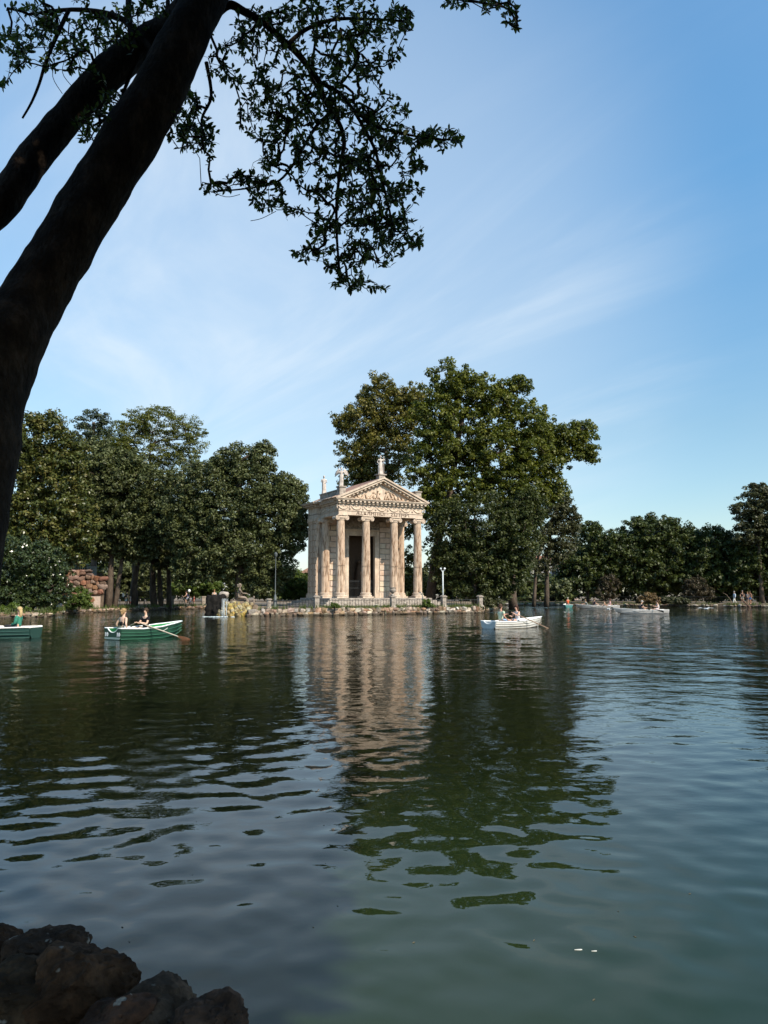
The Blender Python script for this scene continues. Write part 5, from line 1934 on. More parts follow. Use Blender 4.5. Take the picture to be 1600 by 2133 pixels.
person('person in navy top riding the bicycle on the left path', cyq + Vector((math.cos(R(188)) * -0.22, math.sin(R(188)) * -0.22, 0.87)), R(188 - 90), pose='sit', lean=0.45, top=((0.04, 0.05, 0.12), 'tank'), bottom=((0.35, 0.4, 0.5), 'shorts'), hair=((0.05, 0.03, 0.02), 'short'), hands={-1: (-0.24, 0.55, 0.20), 1: (0.24, 0.55, 0.20)}, feet={-1: (-0.10, 0.22, -0.68), 1: (0.10, 0.05, -0.55)})
person('child sized person in red shirt standing beside the cyclist on the left path', atz(404, 98, GZ), R(150), top=((0.55, 0.05, 0.04), 'tee'), bottom=((0.5, 0.12, 0.1), 'shorts'), sc=0.66)
person('child sized person in pale blue shirt between the cyclist and the red shirt', atz(397, 98.6, GZ), R(170), top=((0.40, 0.52, 0.60), 'tee'), bottom=((0.25, 0.35, 0.5), 'shorts'), sc=0.62)
bl = empty('balloon', atz(393.5, 98.3, GZ), 0, 'white round balloon above the cyclist on the left path', 'balloon')
MB().ball((0, 0, 1.78), (0.18, 0.18, 0.20), 14, 10).build('balloon_skin', cloth((0.85, 0.84, 0.80)), bl, True)
MB().tube([(0, 0, 1.60), (0.03, 0, 1.2), (0.1, 0.05, 0.75)], 0.006, 4).build('string', cloth((0.5, 0.5, 0.5)), bl)
person('person in pale grey shirt standing behind the dark fountain rock', atz(446, 96, GZ), R(200), top=((0.45, 0.44, 0.43), 'tee'), bottom=((0.2, 0.2, 0.22), 'trousers'), hair=((0.25, 0.12, 0.06), 'short'), sc=1.08)
# walkers on the far right shore
person('person in pale blue shirt and white trousers walking on the far right shore', atz(1531, 108, GZ), R(95), lean=0.08, top=((0.58, 0.66, 0.76), 'long'), bottom=((0.66, 0.63, 0.57), 'trousers'), hair=((0.3, 0.27, 0.25), 'short'), feet={-1: (-0.1, 0.30, 0.07), 1: (0.1, -0.32, 0.10)})
person('person in black shirt and beige shorts on the far right shore', atz(1547.5, 108.3, GZ), R(150), top=((0.02, 0.02, 0.024), 'tee'), bottom=((0.50, 0.43, 0.34), 'shorts'), skin=TAN, hair=((0.25, 0.2, 0.17), 'short'), hands={-1: (-0.2, 0.4, 0.95), 1: (0.22, 0.3, 1.0)}, sc=1.05)
person('bare chested person in bright blue shorts on the far right shore', atz(1564, 107.6, GZ), R(120), lean=0.12, top=None, bottom=((0.02, 0.20, 0.45), 'shorts'), skin=(0.40, 0.20, 0.13), hair=((0.06, 0.035, 0.02), 'short'), feet={-1: (-0.12, 0.1, 0.07), 1: (0.12, -0.12, 0.07)})
person('person in white top half hidden behind the bare chested walker', atz(1558, 108.6, GZ), R(130), top=((0.55, 0.52, 0.50), 'tee'), bottom=((0.05, 0.06, 0.10), 'shorts'), skin=TAN, hair=((0.20, 0.10, 0.05), 'long'), sc=0.95)
pst = empty('wooden_plank', atz(1565, 104.6, -0.15), 0, 'weathered plank leaning from the far right shore into the water', 'plank')
MB().tube([(0, 0, 0), (-0.85, 1.2, 1.35)], [0.10, 0.08], 6).build('plank_body', cloth((0.16, 0.09, 0.06)), pst)
tw_ = empty('fallen_branch', atz(1521, 107.2, GZ), 0, 'bare pale branch sticking up left of the walker in white', 'branch')
MB().tube([(0.25, 0, 0), (0.1, 0.0, 0.55), (-0.45, 0, 1.3), (-0.95, 0.05, 1.55)], [0.04, 0.035, 0.028, 0.015], 6).build('stem', cloth((0.28, 0.2, 0.14)), tw_)
# ---------------------------------------------------------------- fountain rocks left of the temple
from mathutils import noise as mn


def lump(name, co, sz, mat_, seed=0, sub=4, amp=0.22, fr=1.3, parent=None, label=None, cat=None, group=None, rz=0.0, boxy=0.5, fine=0.0, angle=None, facets=0):
    bm = bmesh.new()
    bmesh.ops.create_icosphere(bm, subdivisions=sub, radius=1)
    off = Vector((seed * 7.3, seed * 3.1, seed * 5.7))
    fr_ = random.Random(seed)
    planes = [(Vector((fr_.gauss(0, 1), fr_.gauss(0, 1), fr_.gauss(0.15, 0.8))).normalized(), fr_.uniform(0.66, 0.92)) for _ in range(facets)]
    for v in bm.verts:
        d = v.co.normalized()
        mxc = max(abs(d.x), abs(d.y), abs(d.z))
        p_ = d.lerp(d / mxc * 0.82, boxy)
        for pn, pd in planes:
            ex = p_.dot(pn) - pd
            if ex > 0:
                p_ = p_ - pn * ex * 0.8
        n_ = mn.fractal(d * fr + off, 0.8, 2.1, 4) * amp
        if fine:
            n_ += (abs(mn.noise(d * 5 + off)) - 0.2) * fine + mn.noise(d * 13 + off) * fine * 0.45 + mn.noise(d * 29 + off) * fine * 0.22
        p_ = p_ * (1 + n_)
        v.co = Vector((p_.x * sz[0], p_.y * sz[1], p_.z * sz[2]))
    for f in bm.faces:
        f.smooth = True
    me = bpy.data.meshes.new(name)
    bm.to_mesh(me)
    bm.free()
    if angle:
        me.set_sharp_from_angle(angle=R(angle))
    o = mobj(name, me, mat_, parent, co)
    o.rotation_euler = (0, 0, rz)
    return tag(o, label, cat, group)


fq = atz(451, 62.6, 0)
lump('fountain_rock', fq + Vector((0, 0, 0.75)), (0.86, 0.8, 1.15), MT['blackrock'], 3, 4, 0.22, 1.6, None, 'tall black wet rock with water trickling down left of the mossy stones', 'rock', boxy=0.8, fine=0.25)
lump('fountain_basin', atz(466, 62.5, 1.72), (0.42, 0.4, 0.30), MT['greystone'], 5, 3, 0.25, 1.5, None, 'grey stone shell basin on top of the black fountain rock', 'basin', boxy=0.2)
wm_, t, p = base_mat('falling_water')
p.inputs['Base Color'].default_value = (0.75, 0.8, 0.8, 1)
p.inputs['Roughness'].default_value = 0.15
p.inputs['Alpha'].default_value = 0.30
m = MB()
for i in range(8):
    q = atz(463 + i * 1.6 + random.uniform(-1, 1), 61.75, 1.42)
    d = random.uniform(-.05, .05)
    m.tube([q, q + Vector((d, -0.16, -0.25)), q + Vector((d * 1.5, -0.22, -0.8)), q + Vector((d * 2, -0.24, -1.42))], [0.02, 0.022, 0.03, 0.045], 5)
tag(m.build('falling_water', wm_, None, True), 'thin streams of water falling down the black rock', 'waterfall', None, 'stuff')
# splash foam on the water at its foot
foam = plain('white_foam', (0.6, 0.66, 0.66), 0.4)
m = MB()
for i in range(70):
    q = atz(random.gauss(455, 14), 61.0 + random.gauss(0, 0.35), 0.02)
    m.ball((q.x, q.y, 0.015), (random.uniform(.03, .16), random.uniform(.03, .10), random.uniform(.01, .03)), 6, 4)
tag(m.build('foam', foam, None, True), 'white splash foam at the foot of the black rock', 'foam', None, 'stuff')
mound = empty('stone_mound', atz(490, 62.2, 0), 0, 'mound of mossy yellow stones under the seated fountain statue', 'stone mound')
lump('core', Vector((0, 0.5, 0.2)), (1.6, 0.9, 0.85), MT['mossrock'], 8, 3, 0.2, 1.2, mound, boxy=0.3)
for i in range(90):
    a = random.uniform(-1, 1)
    z = random.uniform(-0.05, 1.05)
    wd = 1.55 * (1 - 0.18 * z)
    stone(mound, Vector((a * wd, -0.42 + 0.42 * z + 0.25 * a * a + random.uniform(-.05, .05), z)), (random.uniform(.3, .5), random.uniform(.3, .42), random.uniform(.28, .46)), 'mossrock', random.uniform(0, 3))
st = person('large seated stone statue on the fountain mound under the drooping oak', atz(497, 63.0, 1.42), R(-80), pose='sit', lean=0.12, top=((1, 1, 1), 'tee'), bottom=((1, 1, 1), 'trousers'), hair=((1, 1, 1), 'bun'), name='statue', cat='statue', statue=MT['fountainstone'], sc=1.30, hands={-1: (-0.15, 0.45, 0.30), 1: (0.16, 0.48, 0.32)}, feet={-1: (-0.13, 0.66, -0.34), 1: (0.13, 0.58, -0.36)})
st2 = person('small stone child statue beside the large seated fountain statue', atz(529, 62.9, 0.95), R(30), pose='sit', lean=0.1, top=None, bottom=None, hair=((1, 1, 1), 'short'), name='statue', cat='statue', statue=MT['fountainstone'], sc=0.72, hands={-1: (-0.25, 0.3, 0.5), 1: (0.2, 0.35, 0.3)})
sr = empty('seat_rock', atz(500, 63.3, 0.5), 0, 'dark rock seat carrying the fountain statues', 'rock')
lump('rock_body', Vector((0, 0.1, 0.3)), (0.9, 0.5, 0.62), MT['mortar'], 12, 3, 0.25, 1.3, sr)
lump('rock_body', Vector((1.0, 0.1, 0.05)), (0.6, 0.4, 0.42), MT['mortar'], 13, 3, 0.25, 1.3, sr)

# ---------------------------------------------------------------- left bank: red rock wall, railings
RWY = 79.0
rb = atz(172, RWY, 0.3)
rwall = empty('rock_wall', rb, 0, 'retaining wall of red tufa rocks behind the glossy bush', 'retaining wall')
k_ = RWY / FPX
xL, xM, xR = (128 - 172) * k_, (181 - 172) * k_, (207.5 - 172) * k_
zl, zr = at(160, 1189, RWY).z - 0.3, at(195, 1203, RWY).z - 0.3
MB().box2((xL, 0.2, -0.4), (xM, 4.0, zl - 0.1)).box2((xM + 0.003, 0.2, -0.4), (xR, 4.0, zr - 0.1)).build('core', MT['mortar'], rwall)
MB().box2(((186 - 172) * k_, -0.12, -0.3), (xR - 0.02, 0.18, 1.25)).build('plaster_panel', plain('pink_plaster', (0.52, 0.40, 0.33), 0.9), rwall)
z = 0.1
row = 0
while z < zl:
    hh = random.uniform(0.30, 0.5)
    x = xL + random.uniform(0, .3)
    while x < xR - 0.1:
        ww = random.uniform(0.30, 0.90)
        top_ok = z + hh * 0.6 < (zl if x < xM - 0.1 else zr)
        if top_ok and not (x > (184 - 172) * k_ and z < 1.2):
            stone(rwall, Vector((x + ww / 2, 0.14 + random.uniform(-.08, .05), z + hh / 2 + random.uniform(-.13, .13))), (ww * 1.08, 0.5, hh * random.uniform(0.9, 1.6)), 'tufa')
        x += ww
    z += hh
for i in range(9):
    xx = xL + 0.3 + i * (xR - xL) / 9
    stone(rwall, Vector((xx, 0.3, (zl if xx < xM else zr) - 0.05)), (0.75, 0.7, 0.26), 'tufa')
uf = empty('iron_fence', atz(150, RWY + 1.2, 0.3 + zl - 0.12), 0, 'blue grey iron fence on top of the red rock wall', 'fence')
fw_ = (180 - 150) * k_
for zz in (0.12, 0.98):
    MB().box((fw_ / 2 - 0.6, 0, zz), (fw_ + 1.2, 0.05, 0.05)).build('rail', MT['bluegrey'], uf)
bar2 = MB().tube([(0, 0, 0), (0, 0, 1.1)], 0.018, 4).mesh('fence_bar')
bar2.materials.append(MT['bluegrey'])
for i in range(13):
    o = bpy.data.objects.new('bar', bar2)
    o.location = (-1.15 + i * (fw_ + 1.2) / 12, 0, 0)
    link(o, uf)
ug = empty('fence_panel', atz(180, RWY + 1.0, 0.3 + zr - 0.15), 0, 'blue grey metal gate panel right of the fence on the red rock wall', 'gate')
gw_ = (201 - 180) * k_
for zz in (0.06, 0.95, 1.28):
    MB().box((gw_ / 2, 0, zz), (gw_, 0.05, 0.06)).build('rail', MT['bluegrey'], ug)
for i in range(9):
    o = bpy.data.objects.new('bar', bar2)
    o.location = (0.03 + i * (gw_ - 0.06) / 8, 0, 0.03)
    o.scale = (1.3, 1.3, 1.15)
    link(o, ug)
MB().box((gw_ / 2, 0.06, 0.65), (gw_ - 0.1, 0.015, 1.1)).build('sheet', plain('dull_glass_sheet', (0.20, 0.23, 0.23), 0.4), ug)

GLP = 'pillars of the left path railing'


def lpillar(px, Y, label, h=1.1):
    q = atz(px, Y, 0.40)
    r = empty('stone_pillar', q, 0.4, label, 'pillar', GLP)
    MB().box((0, 0, h / 2 - 0.1), (0.42, 0.42, h)).build('shaft', MT['greystone'], r)
    MB().box((0, 0, h - 0.05), (0.52, 0.52, 0.10)).build('cap', MT['greystone'], r)
    return q


a_, b_, c_ = lpillar(175, 81, 'pillar hidden beside the shrub at the left end of the path railing'), lpillar(358, 92.5, 'stone pillar in the middle of the left path railing'), lpillar(424, 97.2, 'stone pillar beside the black fountain rock')
railing('black iron railing along the left path behind the walkers', a_ + Vector((0.2, 0.25, 0)), b_ - Vector((0.2, 0.1, 0)), 62, 0.95, 'railings of the left path')
railing('black iron railing of the left path behind the cyclist', b_ + Vector((0.25, 1.6, 0)), c_ + Vector((-0.2, 2.2, 0)), 26, 0.95, 'railings of the left path')
railing('tall dark iron fence under the left bank oaks', atz(209, 90, 0.4), atz(356, 99, 0.4), 50, 1.75)
rl = [atz(px, Y + 3.2, 0.40) for px, Y in ((1030, 127), (1180, 119), (1320, 113.5), (1460, 109), (1640, 104))]
lb = ['by the leaning trunk right of the island', 'behind the four person boat', 'behind the round brownish bush', 'behind the far shore walkers']
for i in range(4):
    railing('thin dark iron railing ' + lb[i], rl[i], rl[i + 1] - Vector((0.05, 0, 0)), 60, 1.05, 'railings of the far right shore', far=True)

# ---------------------------------------------------------------- far buildings seen through the trees
def house(name, label, x0, x1, ytop, yroof, Y, wall, roofc, cols, rows_, zb=0.4, d=12):
    a, b = atz(x0, Y, zb), atz(x1, Y, zb)
    zt_, zr_ = at(x0, ytop, Y).z - zb, at(x0, yroof, Y).z - zb
    r = empty(name, a, 0, label, 'building')
    W = b.x - a.x
    MB().box2((0, 0, -0.2), (W, d, zt_)).build('wall', plain(name + '_wall', wall, 0.9), r)
    rf = MB()
    rf.prism([(-0.5, zt_ + 0.01), (W + 0.5, zt_ + 0.01), (W - W * 0.28, zr_), (W * 0.28, zr_)], d + 1.0, lambda u, v, w_: (u, w_ - 0.5, v))
    ro = rf.build('roof', MT['roof'] if roofc is None else plain(name + '_roof', roofc, 0.9), r)
    MB().box((W * 0.45, d * 0.4, zr_ + 0.3), (0.7, 0.7, 1.2)).build('chimney', MT['mortar'], ro)
    gl = plain('far_window_glass', (0.06, 0.07, 0.08), 0.2)
    fm = plain('far_window_frame', (0.55, 0.53, 0.5), 0.6)
    for i in range(cols):
        for j in range(rows_):
            cx2, cz2 = W * (i + 0.5) / cols, zt_ * (j + 0.55) / rows_
            f_ = MB()
            f_.box((cx2 - 0.58, -0.05, cz2), (0.1, 0.1, 1.7))
            f_.box((cx2 + 0.58, -0.05, cz2), (0.1, 0.1, 1.7))
            f_.box((cx2, -0.05, cz2 + 0.9), (1.26, 0.1, 0.1))
            f_.box((cx2, -0.08, cz2 - 0.9), (1.4, 0.16, 0.1))
            wn = f_.build('window', fm, r)
            MB().box((cx2, -0.02, cz2), (1.05, 0.04, 1.7)).build('pane', gl, wn)
    return r


house('red_house', 'red house with tiled roof between the oak and the temple', 622, 690, 1196, 1183, 172, (0.46, 0.16, 0.10), None, 3, 3)
house('pale_house', 'pale apartment house glimpsed through the trees right of the plane trees', 1075, 1165, 1168, 1158, 178, (0.62, 0.56, 0.50), None, 5, 4)
house('pink_house', 'pinkish house glimpsed left of the far shore trees', 1166, 1204, 1178, 1170, 176, (0.62, 0.48, 0.42), None, 3, 3)
house('white_house', 'white house glimpsed between oak and fountain through the trees', 424, 446, 1196, 1188, 176, (0.66, 0.66, 0.66), (0.4, 0.38, 0.36), 2, 3)

# ---------------------------------------------------------------- gulls and feathers
def gull(label, co, rz, sc, flap):
    r = empty('gull', co, rz, label, 'bird', 'gulls over the lake')
    wht = plain('gull_white', (0.78, 0.77, 0.75), 0.6)
    gry = plain('gull_grey', (0.55, 0.56, 0.57), 0.6)
    m_ = MB()
    m_.tube([(0, -0.24, 0.0), (0, -0.16, 0.01), (0, 0.0, 0.0), (0, 0.13, 0.02), (0, 0.20, 0.035), (0, 0.235, 0.03)], [0.012, 0.05, 0.068, 0.055, 0.04, 0.02], 9)
    m_.prism([(-0.06, -0.34), (0.06, -0.34), (0.03, -0.16), (-0.03, -0.16)], 0.012, lambda u, v, w_: (u, v, w_))
    m_.build('body', wht, r, True)
    MB().tube([(0, 0.225, 0.03), (0, 0.285, 0.018)], [0.014, 0.005], 6).build('beak', plain('beak_yellow', (0.6, 0.35, 0.05), 0.5), r)
    for s in (-1, 1):
        P = [(0.04, 0.09, 0.03), (0.30, 0.13, 0.03 + flap * 0.7), (0.62, 0.02, 0.03 + flap * 0.35), (0.60, -0.03, 0.03 + flap * 0.33), (0.30, -0.03, 0.02 + flap * 0.65), (0.05, -0.10, 0.02)]
        V = [(s * x, y, z + 0.008) for x, y, z in P] + [(s * x, y, z - 0.008) for x, y, z in P]
        Fq = [(0, 1, 4, 5), (1, 2, 3, 4), (6, 11, 10, 7), (7, 10, 9, 8)] + [(i, (i + 1) % 6, 6 + (i + 1) % 6, 6 + i) for i in range(6)]
        MB().add(V, Fq).build('wing', gry, r)
    r.scale = (sc, sc, sc)
    return r


gull('white gull gliding low with wings spread over the water', at(1470, 1268.5, 52), R(8), 0.92, 0.10)
gull('small white gull skimming the water between the far boats', at(1268, 1269.5, 78), R(60), 0.85, 0.16)
for px, py, lbl, L in ((1205, 1937, 'curved white feather floating on the water', 0.020), (1238, 1940, 'short white feather floating beside the curved feather', 0.014)):
    q = wl(px, py)
    m = MB()
    m.prism([(-L, 0), (-L * 0.3, L * 0.16), (L * 0.7, L * 0.30), (L, L * 0.1), (L * 0.5, -L * 0.12), (-L * 0.4, -L * 0.08)], 0.006, lambda u, v, w_: (u, v, w_ * 0.5 + wave_h(q.x, q.y) + 0.001))
    tag(m.build('feather', plain('feather_white', (0.75, 0.74, 0.7), 0.7), None, False, q), lbl, 'feather')

# ---------------------------------------------------------------- near shore: boulders, soil, pebbles
def boulder(label, px, py, Y, rx, ry, seed, rz=0.0, boxy=0.3, amp=0.20):
    c = at(px, py, Y)
    k = Y / FPX
    return lump('boulder', c, (rx * k * 1.12, rx * k * 0.95, ry * k * 1.12), MT['boulder'], seed, 5, amp, 1.25, None, label, 'boulder', 'brown boulders on the near shore', rz, boxy, 0.10, 32, 14)


boulder('dark boulder cut by the left picture edge', -25, 2008, 3.45, 76, 68, 1)
boulder('pointed dark boulder behind the big rounded one', 105, 1998, 3.35, 76, 62, 22, 0.4)
boulder('big rounded dark boulder with pale droppings above the soil', 178, 2058, 3.05, 90, 78, 31, 0.2, 0.5)
boulder('long low boulder between the big rounded one and the reddish corner boulder', 312, 2140, 2.78, 118, 72, 46, -0.15)
boulder('reddish brown boulder at the bottom, rightmost of the shore rocks', 440, 2160, 2.62, 84, 62, 57, 0.5)
boulder('small dark boulder half buried below the big rounded one', 235, 2150, 2.7, 80, 60, 63, 0.8)
boulder('low dark boulder under the left edge boulder', 20, 2075, 3.0, 90, 60, 72, 0.3)
m = MB()
for i in range(240):
    x, y = random.uniform(-1.7, -0.7), random.uniform(1.9, 2.9)
    s_ = random.uniform(0.004, 0.016)
    m.ball((x, y, 0.245), (s_, s_ * random.uniform(.7, 1.2), s_ * 0.6), 6, 4)
tag(m.build('gravel', plain('pale_pebble', (0.20, 0.16, 0.13), 0.8, var=0.5, scale=60), None, True), 'small pale pebbles scattered on the dark soil', 'gravel', None, 'stuff')
m = MB()
for i in range(16):
    q = wl(random.uniform(250, 1580), random.uniform(1640, 2090))
    a, L_ = random.uniform(0, 3.1), random.uniform(0.004, 0.009)
    m.prism([(-L_, 0), (0, L_ * 0.4), (L_, 0.1 * L_), (0, -L_ * 0.35)], 0.003, lambda u, v, w_: (q.x + u * math.cos(a) - v * math.sin(a), q.y + u * math.sin(a) + v * math.cos(a), w_ + wave_h(q.x, q.y)))
tag(m.build('floating_debris', plain('floating_leaf_bits', (0.12, 0.10, 0.07), 0.7, var=0.6, scale=90)), 'tiny leaf bits and specks floating on the near water', 'debris', None, 'stuff')
dm_ = plain('bird_dropping', (0.42, 0.38, 0.33), 0.8)
m = MB()
for px, py, Y in ((75, 1963, 3.12), (140, 1976, 3.02), (145, 1979, 3.02), (110, 2046, 2.84), (114, 2052, 2.84), (155, 2006, 2.94), (186, 2007, 2.94), (214, 2088, 2.56), (276, 2067, 2.6), (309, 2092, 2.5), (195, 2038, 2.84)):
    pass

# ---------------------------------------------------------------- the leaning foreground tree
ft = empty('shade_tree', (-3.1, 4.2, 0.24), 0, 'big dark leaning tree framing the picture at the upper left', 'tree')
ftl = Vector((-3.1, 4.2, 0.24))


def fpts(lst, Y0, Y1):
    n = len(lst)
    return [at(q[0], q[1], Y0 + (Y1 - Y0) * i / (n - 1)) - ftl for i, q in enumerate(lst)]


def smooth_path(P, Rr, k=5):
    out, rr = [], []
    n = len(P)
    for i in range(n - 1):
        p0, p1, p2, p3 = P[max(i - 1, 0)], P[i], P[i + 1], P[min(i + 2, n - 1)]
        for j in range(k):
            u = j / k
            out.append(0.5 * ((2 * p1) + (p2 - p0) * u + (2 * p0 - 5 * p1 + 4 * p2 - p3) * u * u + (3 * p1 - p0 - 3 * p2 + p3) * u ** 3))
            rr.append(Rr[i] * (1 - u) + Rr[i + 1] * u)
    return out + [P[-1]], rr + [Rr[-1]]


def limb_mesh(P, Rr, nseg, seed, amp, k=8):
    P, Rr = smooth_path(P, Rr, k)
    mb = MB().tube(P, Rr, nseg)
    for i, v in enumerate(mb.V):
        v = Vector(v)
        j = min(i // nseg, len(P) - 1)
        d = (v - P[j])
        n_ = mn.fractal(v * 1.6 + Vector((seed, 0, 0)), 0.9, 2.0, 4) * amp + mn.noise(v * 5.0) * amp * 0.25 + (mn.noise(Vector((v.x * 22, v.y * 22, v.z * 9))) * 0.16 * amp if nseg > 30 else 0)
        mb.V[i] = tuple(P[j] + d * (1 + n_))
    return mb


tp = fpts([(-190, 1830), (-130, 1460), (-84, 1190), (-44, 1010), (-22, 830), (32, 700), (84, 600), (203, 400), (322, 200), (412, 30), (480, -120), (560, -330), (600, -600)], 4.2, 6.0)
PXM = lambda w_, Y: 0.5 * w_ / FPX * Y
tw2 = [205, 172, 156, 150, 144, 138, 131, 120, 109, 92, 84, 70, 46]
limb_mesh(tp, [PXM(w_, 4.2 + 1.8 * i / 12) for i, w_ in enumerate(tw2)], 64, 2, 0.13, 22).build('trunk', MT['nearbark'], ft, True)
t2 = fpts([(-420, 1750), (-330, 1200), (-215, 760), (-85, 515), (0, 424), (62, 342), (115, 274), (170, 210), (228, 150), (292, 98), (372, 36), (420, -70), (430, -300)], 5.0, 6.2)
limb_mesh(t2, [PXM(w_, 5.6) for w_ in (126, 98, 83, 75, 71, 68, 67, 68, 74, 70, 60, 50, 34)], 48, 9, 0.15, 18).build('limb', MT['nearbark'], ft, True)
l1 = [(440, 40), (476, 10), (512, 26), (553, 50), (585, 80), (616, 107), (643, 140), (665, 171), (673, 200), (692, 234), (710, 265), (717, 297), (712, 330), (706, 374), (701, 428), (702, 500), (708, 570)]
l2 = [(665, 171), (706, 193), (733, 225), (760, 270), (782, 315), (796, 374), (810, 432), (822, 490)]
l3 = [(690, 234), (660, 262), (636, 300), (606, 350), (575, 380), (520, 392), (440, 400)]
l4 = [(733, 225), (780, 262), (830, 276), (890, 288), (945, 292)]
l5 = [(600, 92), (640, 60), (700, 40), (780, 40), (850, 45)]
l6 = [(144, 20), (115, 82), (95, 131), (82, 174), (66, 213), (47, 246)]
l7 = [(330, 130), (280, 60), (230, 30), (150, 20), (60, 30)]
l8 = [(270, -30), (268, 20), (272, 62), (280, 100)]
l9 = [(290, 110), (262, 180), (240, 230), (190, 265)]
l10 = [(430, 130), (440, 200), (420, 250), (430, 300)]
l11 = [(850, -60), (930, -10), (1000, 5), (1060, 20), (1078, 62)]
l12 = [(672, 198), (650, 160), (655, 100), (660, 60)]
l13 = [(702, 428), (680, 470), (630, 530)]
l14 = [(330, 130), (340, 60), (350, 0), (340, -60)]
skel = []
LYR = [(l1, 5.75, 5.9, 20, 5), (l2, 5.85, 5.7, 10, 4), (l3, 5.88, 6.0, 9, 3), (l4, 5.8, 5.6, 8, 3), (l5, 5.8, 6.1, 10, 5), (l6, 5.6, 5.5, 9, 4), (l7, 5.8, 5.9, 16, 6), (l8, 5.9, 5.7, 15, 12), (l9, 5.8, 5.9, 10, 4), (l10, 5.9, 6.0, 9, 4), (l11, 5.8, 5.9, 8, 3), (l12, 5.85, 5.9, 7, 5), (l13, 5.9, 6.0, 6, 3), (l14, 5.8, 6.0, 12, 8)]
for i, (l, ya, yb, wa, wb) in enumerate(LYR):
    P = fpts(l, ya, yb)
    Rr = [PXM(wa + (wb - wa) * j / (len(l) - 1), 5.8) for j in range(len(l))]
    mbx = limb_mesh(P, Rr, 9, i * 3.3, 0.12, 5)
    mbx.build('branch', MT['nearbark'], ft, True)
    if i != 5:
        sp2, _ = smooth_path(P, Rr, 4)
        skel += [tuple(q) for q in sp2]
ELL = [(700, 40, 160, 52, 74), (560, 60, 80, 55, 24), (530, 120, 66, 76, 20), (620, 190, 105, 66, 42), (700, 165, 86, 66, 40), (765, 105, 76, 56, 30), (560, 240, 66, 56, 26), (640, 268, 76, 56, 38), (740, 288, 86, 66, 44), (800, 240, 56, 46, 20),
       (860, 280, 46, 22, 11), (922, 290, 42, 26, 15), (592, 328, 54, 36, 18), (720, 368, 86, 52, 36), (805, 345, 66, 56, 26), (858, 338, 28, 30, 7), (848, 400, 40, 28, 8), (445, 390, 26, 10, 5), (500, 374, 38, 24, 11), (560, 408, 38, 40, 16), (602, 440, 22, 14, 4),
       (720, 438, 66, 38, 18), (800, 440, 56, 38, 22), (838, 480, 48, 36, 15), (760, 480, 76, 38, 25), (678, 474, 40, 24, 10), (636, 525, 26, 22, 6), (722, 530, 66, 34, 18), (790, 528, 46, 38, 14), (722, 582, 36, 28, 10), (766, 596, 40, 16, 5), (872, 500, 22, 18, 4), (655, 380, 40, 30, 9),
       (402, 240, 42, 56, 28), (432, 292, 20, 36, 9), (382, 280, 32, 32, 12), (455, 110, 22, 56, 7), (202, 258, 56, 42, 20), (232, 210, 38, 38, 12), (62, 56, 70, 56, 28), (20, 100, 40, 56, 9), (152, 56, 68, 56, 28), (128, 118, 46, 36, 11), (242, 60, 48, 56, 24), (302, 30, 46, 38, 14),
       (190, 140, 28, 22, 5), (42, 140, 26, 14, 3), (5, 176, 8, 14, 2), (960, 2, 76, 12, 7), (1040, 12, 40, 24, 9), (1068, 46, 16, 22, 3), (840, 30, 20, 40, 6)]
tg = []
for (ex, ey, rx, ry, n) in ELL:
    for i in range(int(n * 2.2)):
        a, r = random.uniform(0, 2 * math.pi), math.sqrt(random.uniform(0, 1))
        tg.append(tuple(at(ex + rx * r * math.cos(a), ey + ry * r * math.sin(a), random.gauss(5.85, 0.34)) - ftl))
segs = grow(skel, None, tg, 0.0022, 0.5, 0.012)
tm = MB()
seg_mesh(tm, segs, 4, 0.10)
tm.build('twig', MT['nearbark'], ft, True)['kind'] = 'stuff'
# bare hanging twig ends
tm = MB()
for l in ([(500, 405), (470, 410), (430, 395)], [(575, 440), (545, 455), (522, 460)], [(80, 30), (60, 70), (50, 110)], [(140, 110), (130, 150), (150, 180)], [(115, 120), (110, 160), (130, 195)]):
    tm.tube(smooth_path(fpts(l, 5.8, 5.8), [0.004, 0.003, 0.0015], 4)[0], 0.0028, 4)
tm.build('twig', MT['nearbark'], ft, True)['kind'] = 'stuff'
# leaves: rosettes round every twig end; folded pointed blades
lv = []
for a, b, ra, rb in segs:
    d = np.array(b) - np.array(a)
    d = d / (np.linalg.norm(d) + 1e-9)
    for j in range(random.randint(5, 8)):
        v = rng.normal(size=3)
        v -= d * v.dot(d)
        v /= np.linalg.norm(v) + 1e-9
        ax = d * random.uniform(0.1, 0.9) + v * random.uniform(0.6, 1.0) + np.array([0, 0, random.uniform(-.35, .1)])
        ax /= np.linalg.norm(ax)
        back = random.uniform(0, 0.05) if random.random() < 0.6 else random.uniform(0, 0.12)
        lv.append((np.array(b) - d * back, ax, random.uniform(0.034, 0.062)))
prof_l = [(0.0, 0.03), (0.32, 0.85), (0.68, 0.85), (1.0, 0.0)]
Vv, Ff, Tt = [], [], []
dist0 = [(-(l[2]), i) for i, l in enumerate(lv)]


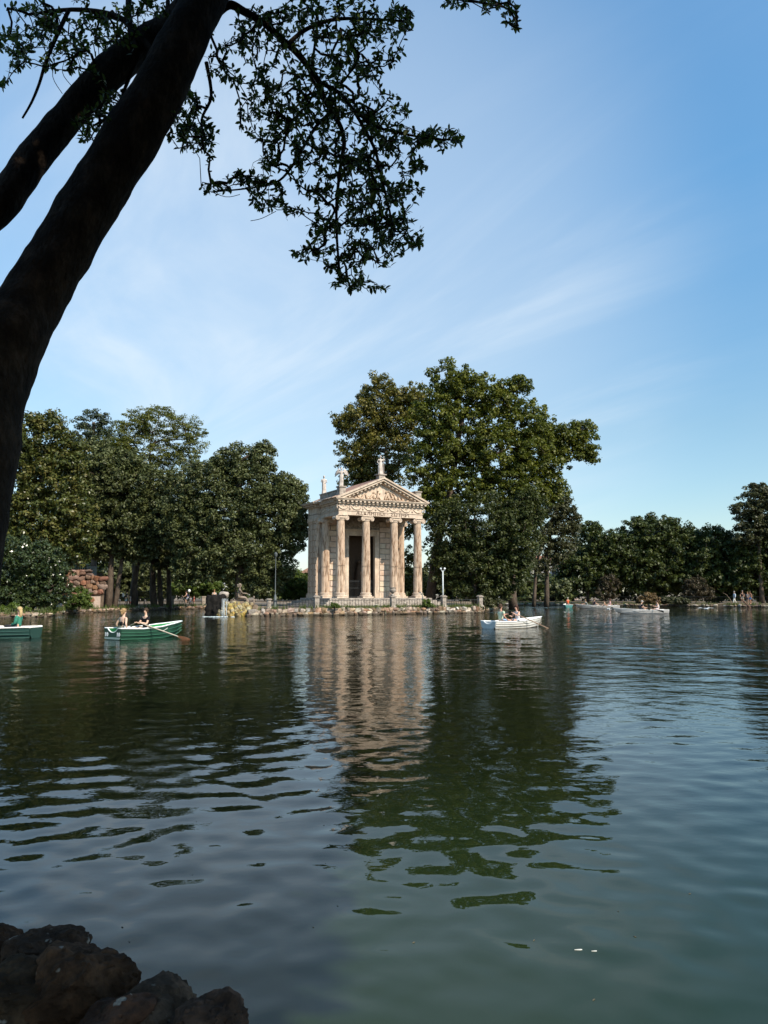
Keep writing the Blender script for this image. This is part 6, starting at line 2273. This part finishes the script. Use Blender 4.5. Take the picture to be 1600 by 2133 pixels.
def leaf_geo(base, ax, L, seed):
    up_ = np.array([0, 0, 1.0]) + rng.normal(size=3) * 0.45
    sd_ = np.cross(ax, up_)
    sd_ /= np.linalg.norm(sd_) + 1e-9
    nn = np.cross(sd_, ax)
    W = L * 0.23
    V = []
    for t_, w_ in prof_l:
        c = base + ax * L * t_ - nn * L * 0.12 * t_ * t_
        V += [c - sd_ * W * w_ + nn * W * 0.25 * w_, c - nn * 0.0, c + sd_ * W * w_ + nn * W * 0.25 * w_]
    F = []
    for i in range(3):
        F += [(i * 3, i * 3 + 1, i * 3 + 4, i * 3 + 3), (i * 3 + 1, i * 3 + 2, i * 3 + 5, i * 3 + 4)]
    return V, F


order = sorted(range(len(lv)), key=lambda i: -lv[i][2])
big = set(order[:300])
# the largest leaves are objects of their own, sharing a few meshes
leafme = []
for i in range(6):
    V_, F_ = leaf_geo(np.zeros(3), np.array([0, 1.0, 0]), 0.1, i)
    leafme.append(np_mesh('leaf_blade', V_, F_, True, [random.random()] * 6))
    leafme[-1].materials.append(LM['near'])
for i, (b, ax, L) in enumerate(lv):
    if i in big:
        o = bpy.data.objects.new('leaf', leafme[i % 6])
        o.location = b
        o.rotation_euler = Vector(ax).to_track_quat('Y', 'Z').to_euler()
        o.scale = (L / 0.1,) * 3
        link(o, ft)
    else:
        V_, F_ = leaf_geo(b, ax, L, i)
        k0 = len(Vv)
        Vv += V_
        Ff += [tuple(q + k0 for q in f) for f in F_]
        Tt += [random.random()] * 6
fo = mobj('foliage', np_mesh('foliage', np.array(Vv), np.array(Ff), True, Tt), LM['near'], ft)
fo['kind'] = 'stuff'
# unseen crown overhead and behind, shaped to cast shade on trunk and boulders
cc = []
while len(cc) < 4600:
    z = random.uniform(4.3, 10)
    ys_ = random.uniform(-1, 13)
    if ys_ > 8.8 and random.random() < 0.6:
        continue
    x, y = random.uniform(-9, -0.75) + 0.854 * z, ys_ - 0.83 * z
    if z < 1.8 + 1.0 * max(y, 0) + 0.9 + (0.35 * abs(x) if y > 0 else 0) * 0:
        continue
    cc.append((x + 3.1, y - 4.2, z - 0.24))
V, F, ti = leaf_cloud(cc, np.full(len(cc), 0.55), 12, 0.42, 0.7, 0.8, 0.5)
fo = mobj('foliage', np_mesh('shade_foliage', V, F, False, ti), LM['near'], ft)
fo['kind'] = 'stuff'

if False:
    print('TRIS', sum(len(o.data.polygons) * 2 for o in scene.objects if o.type == 'MESH'))
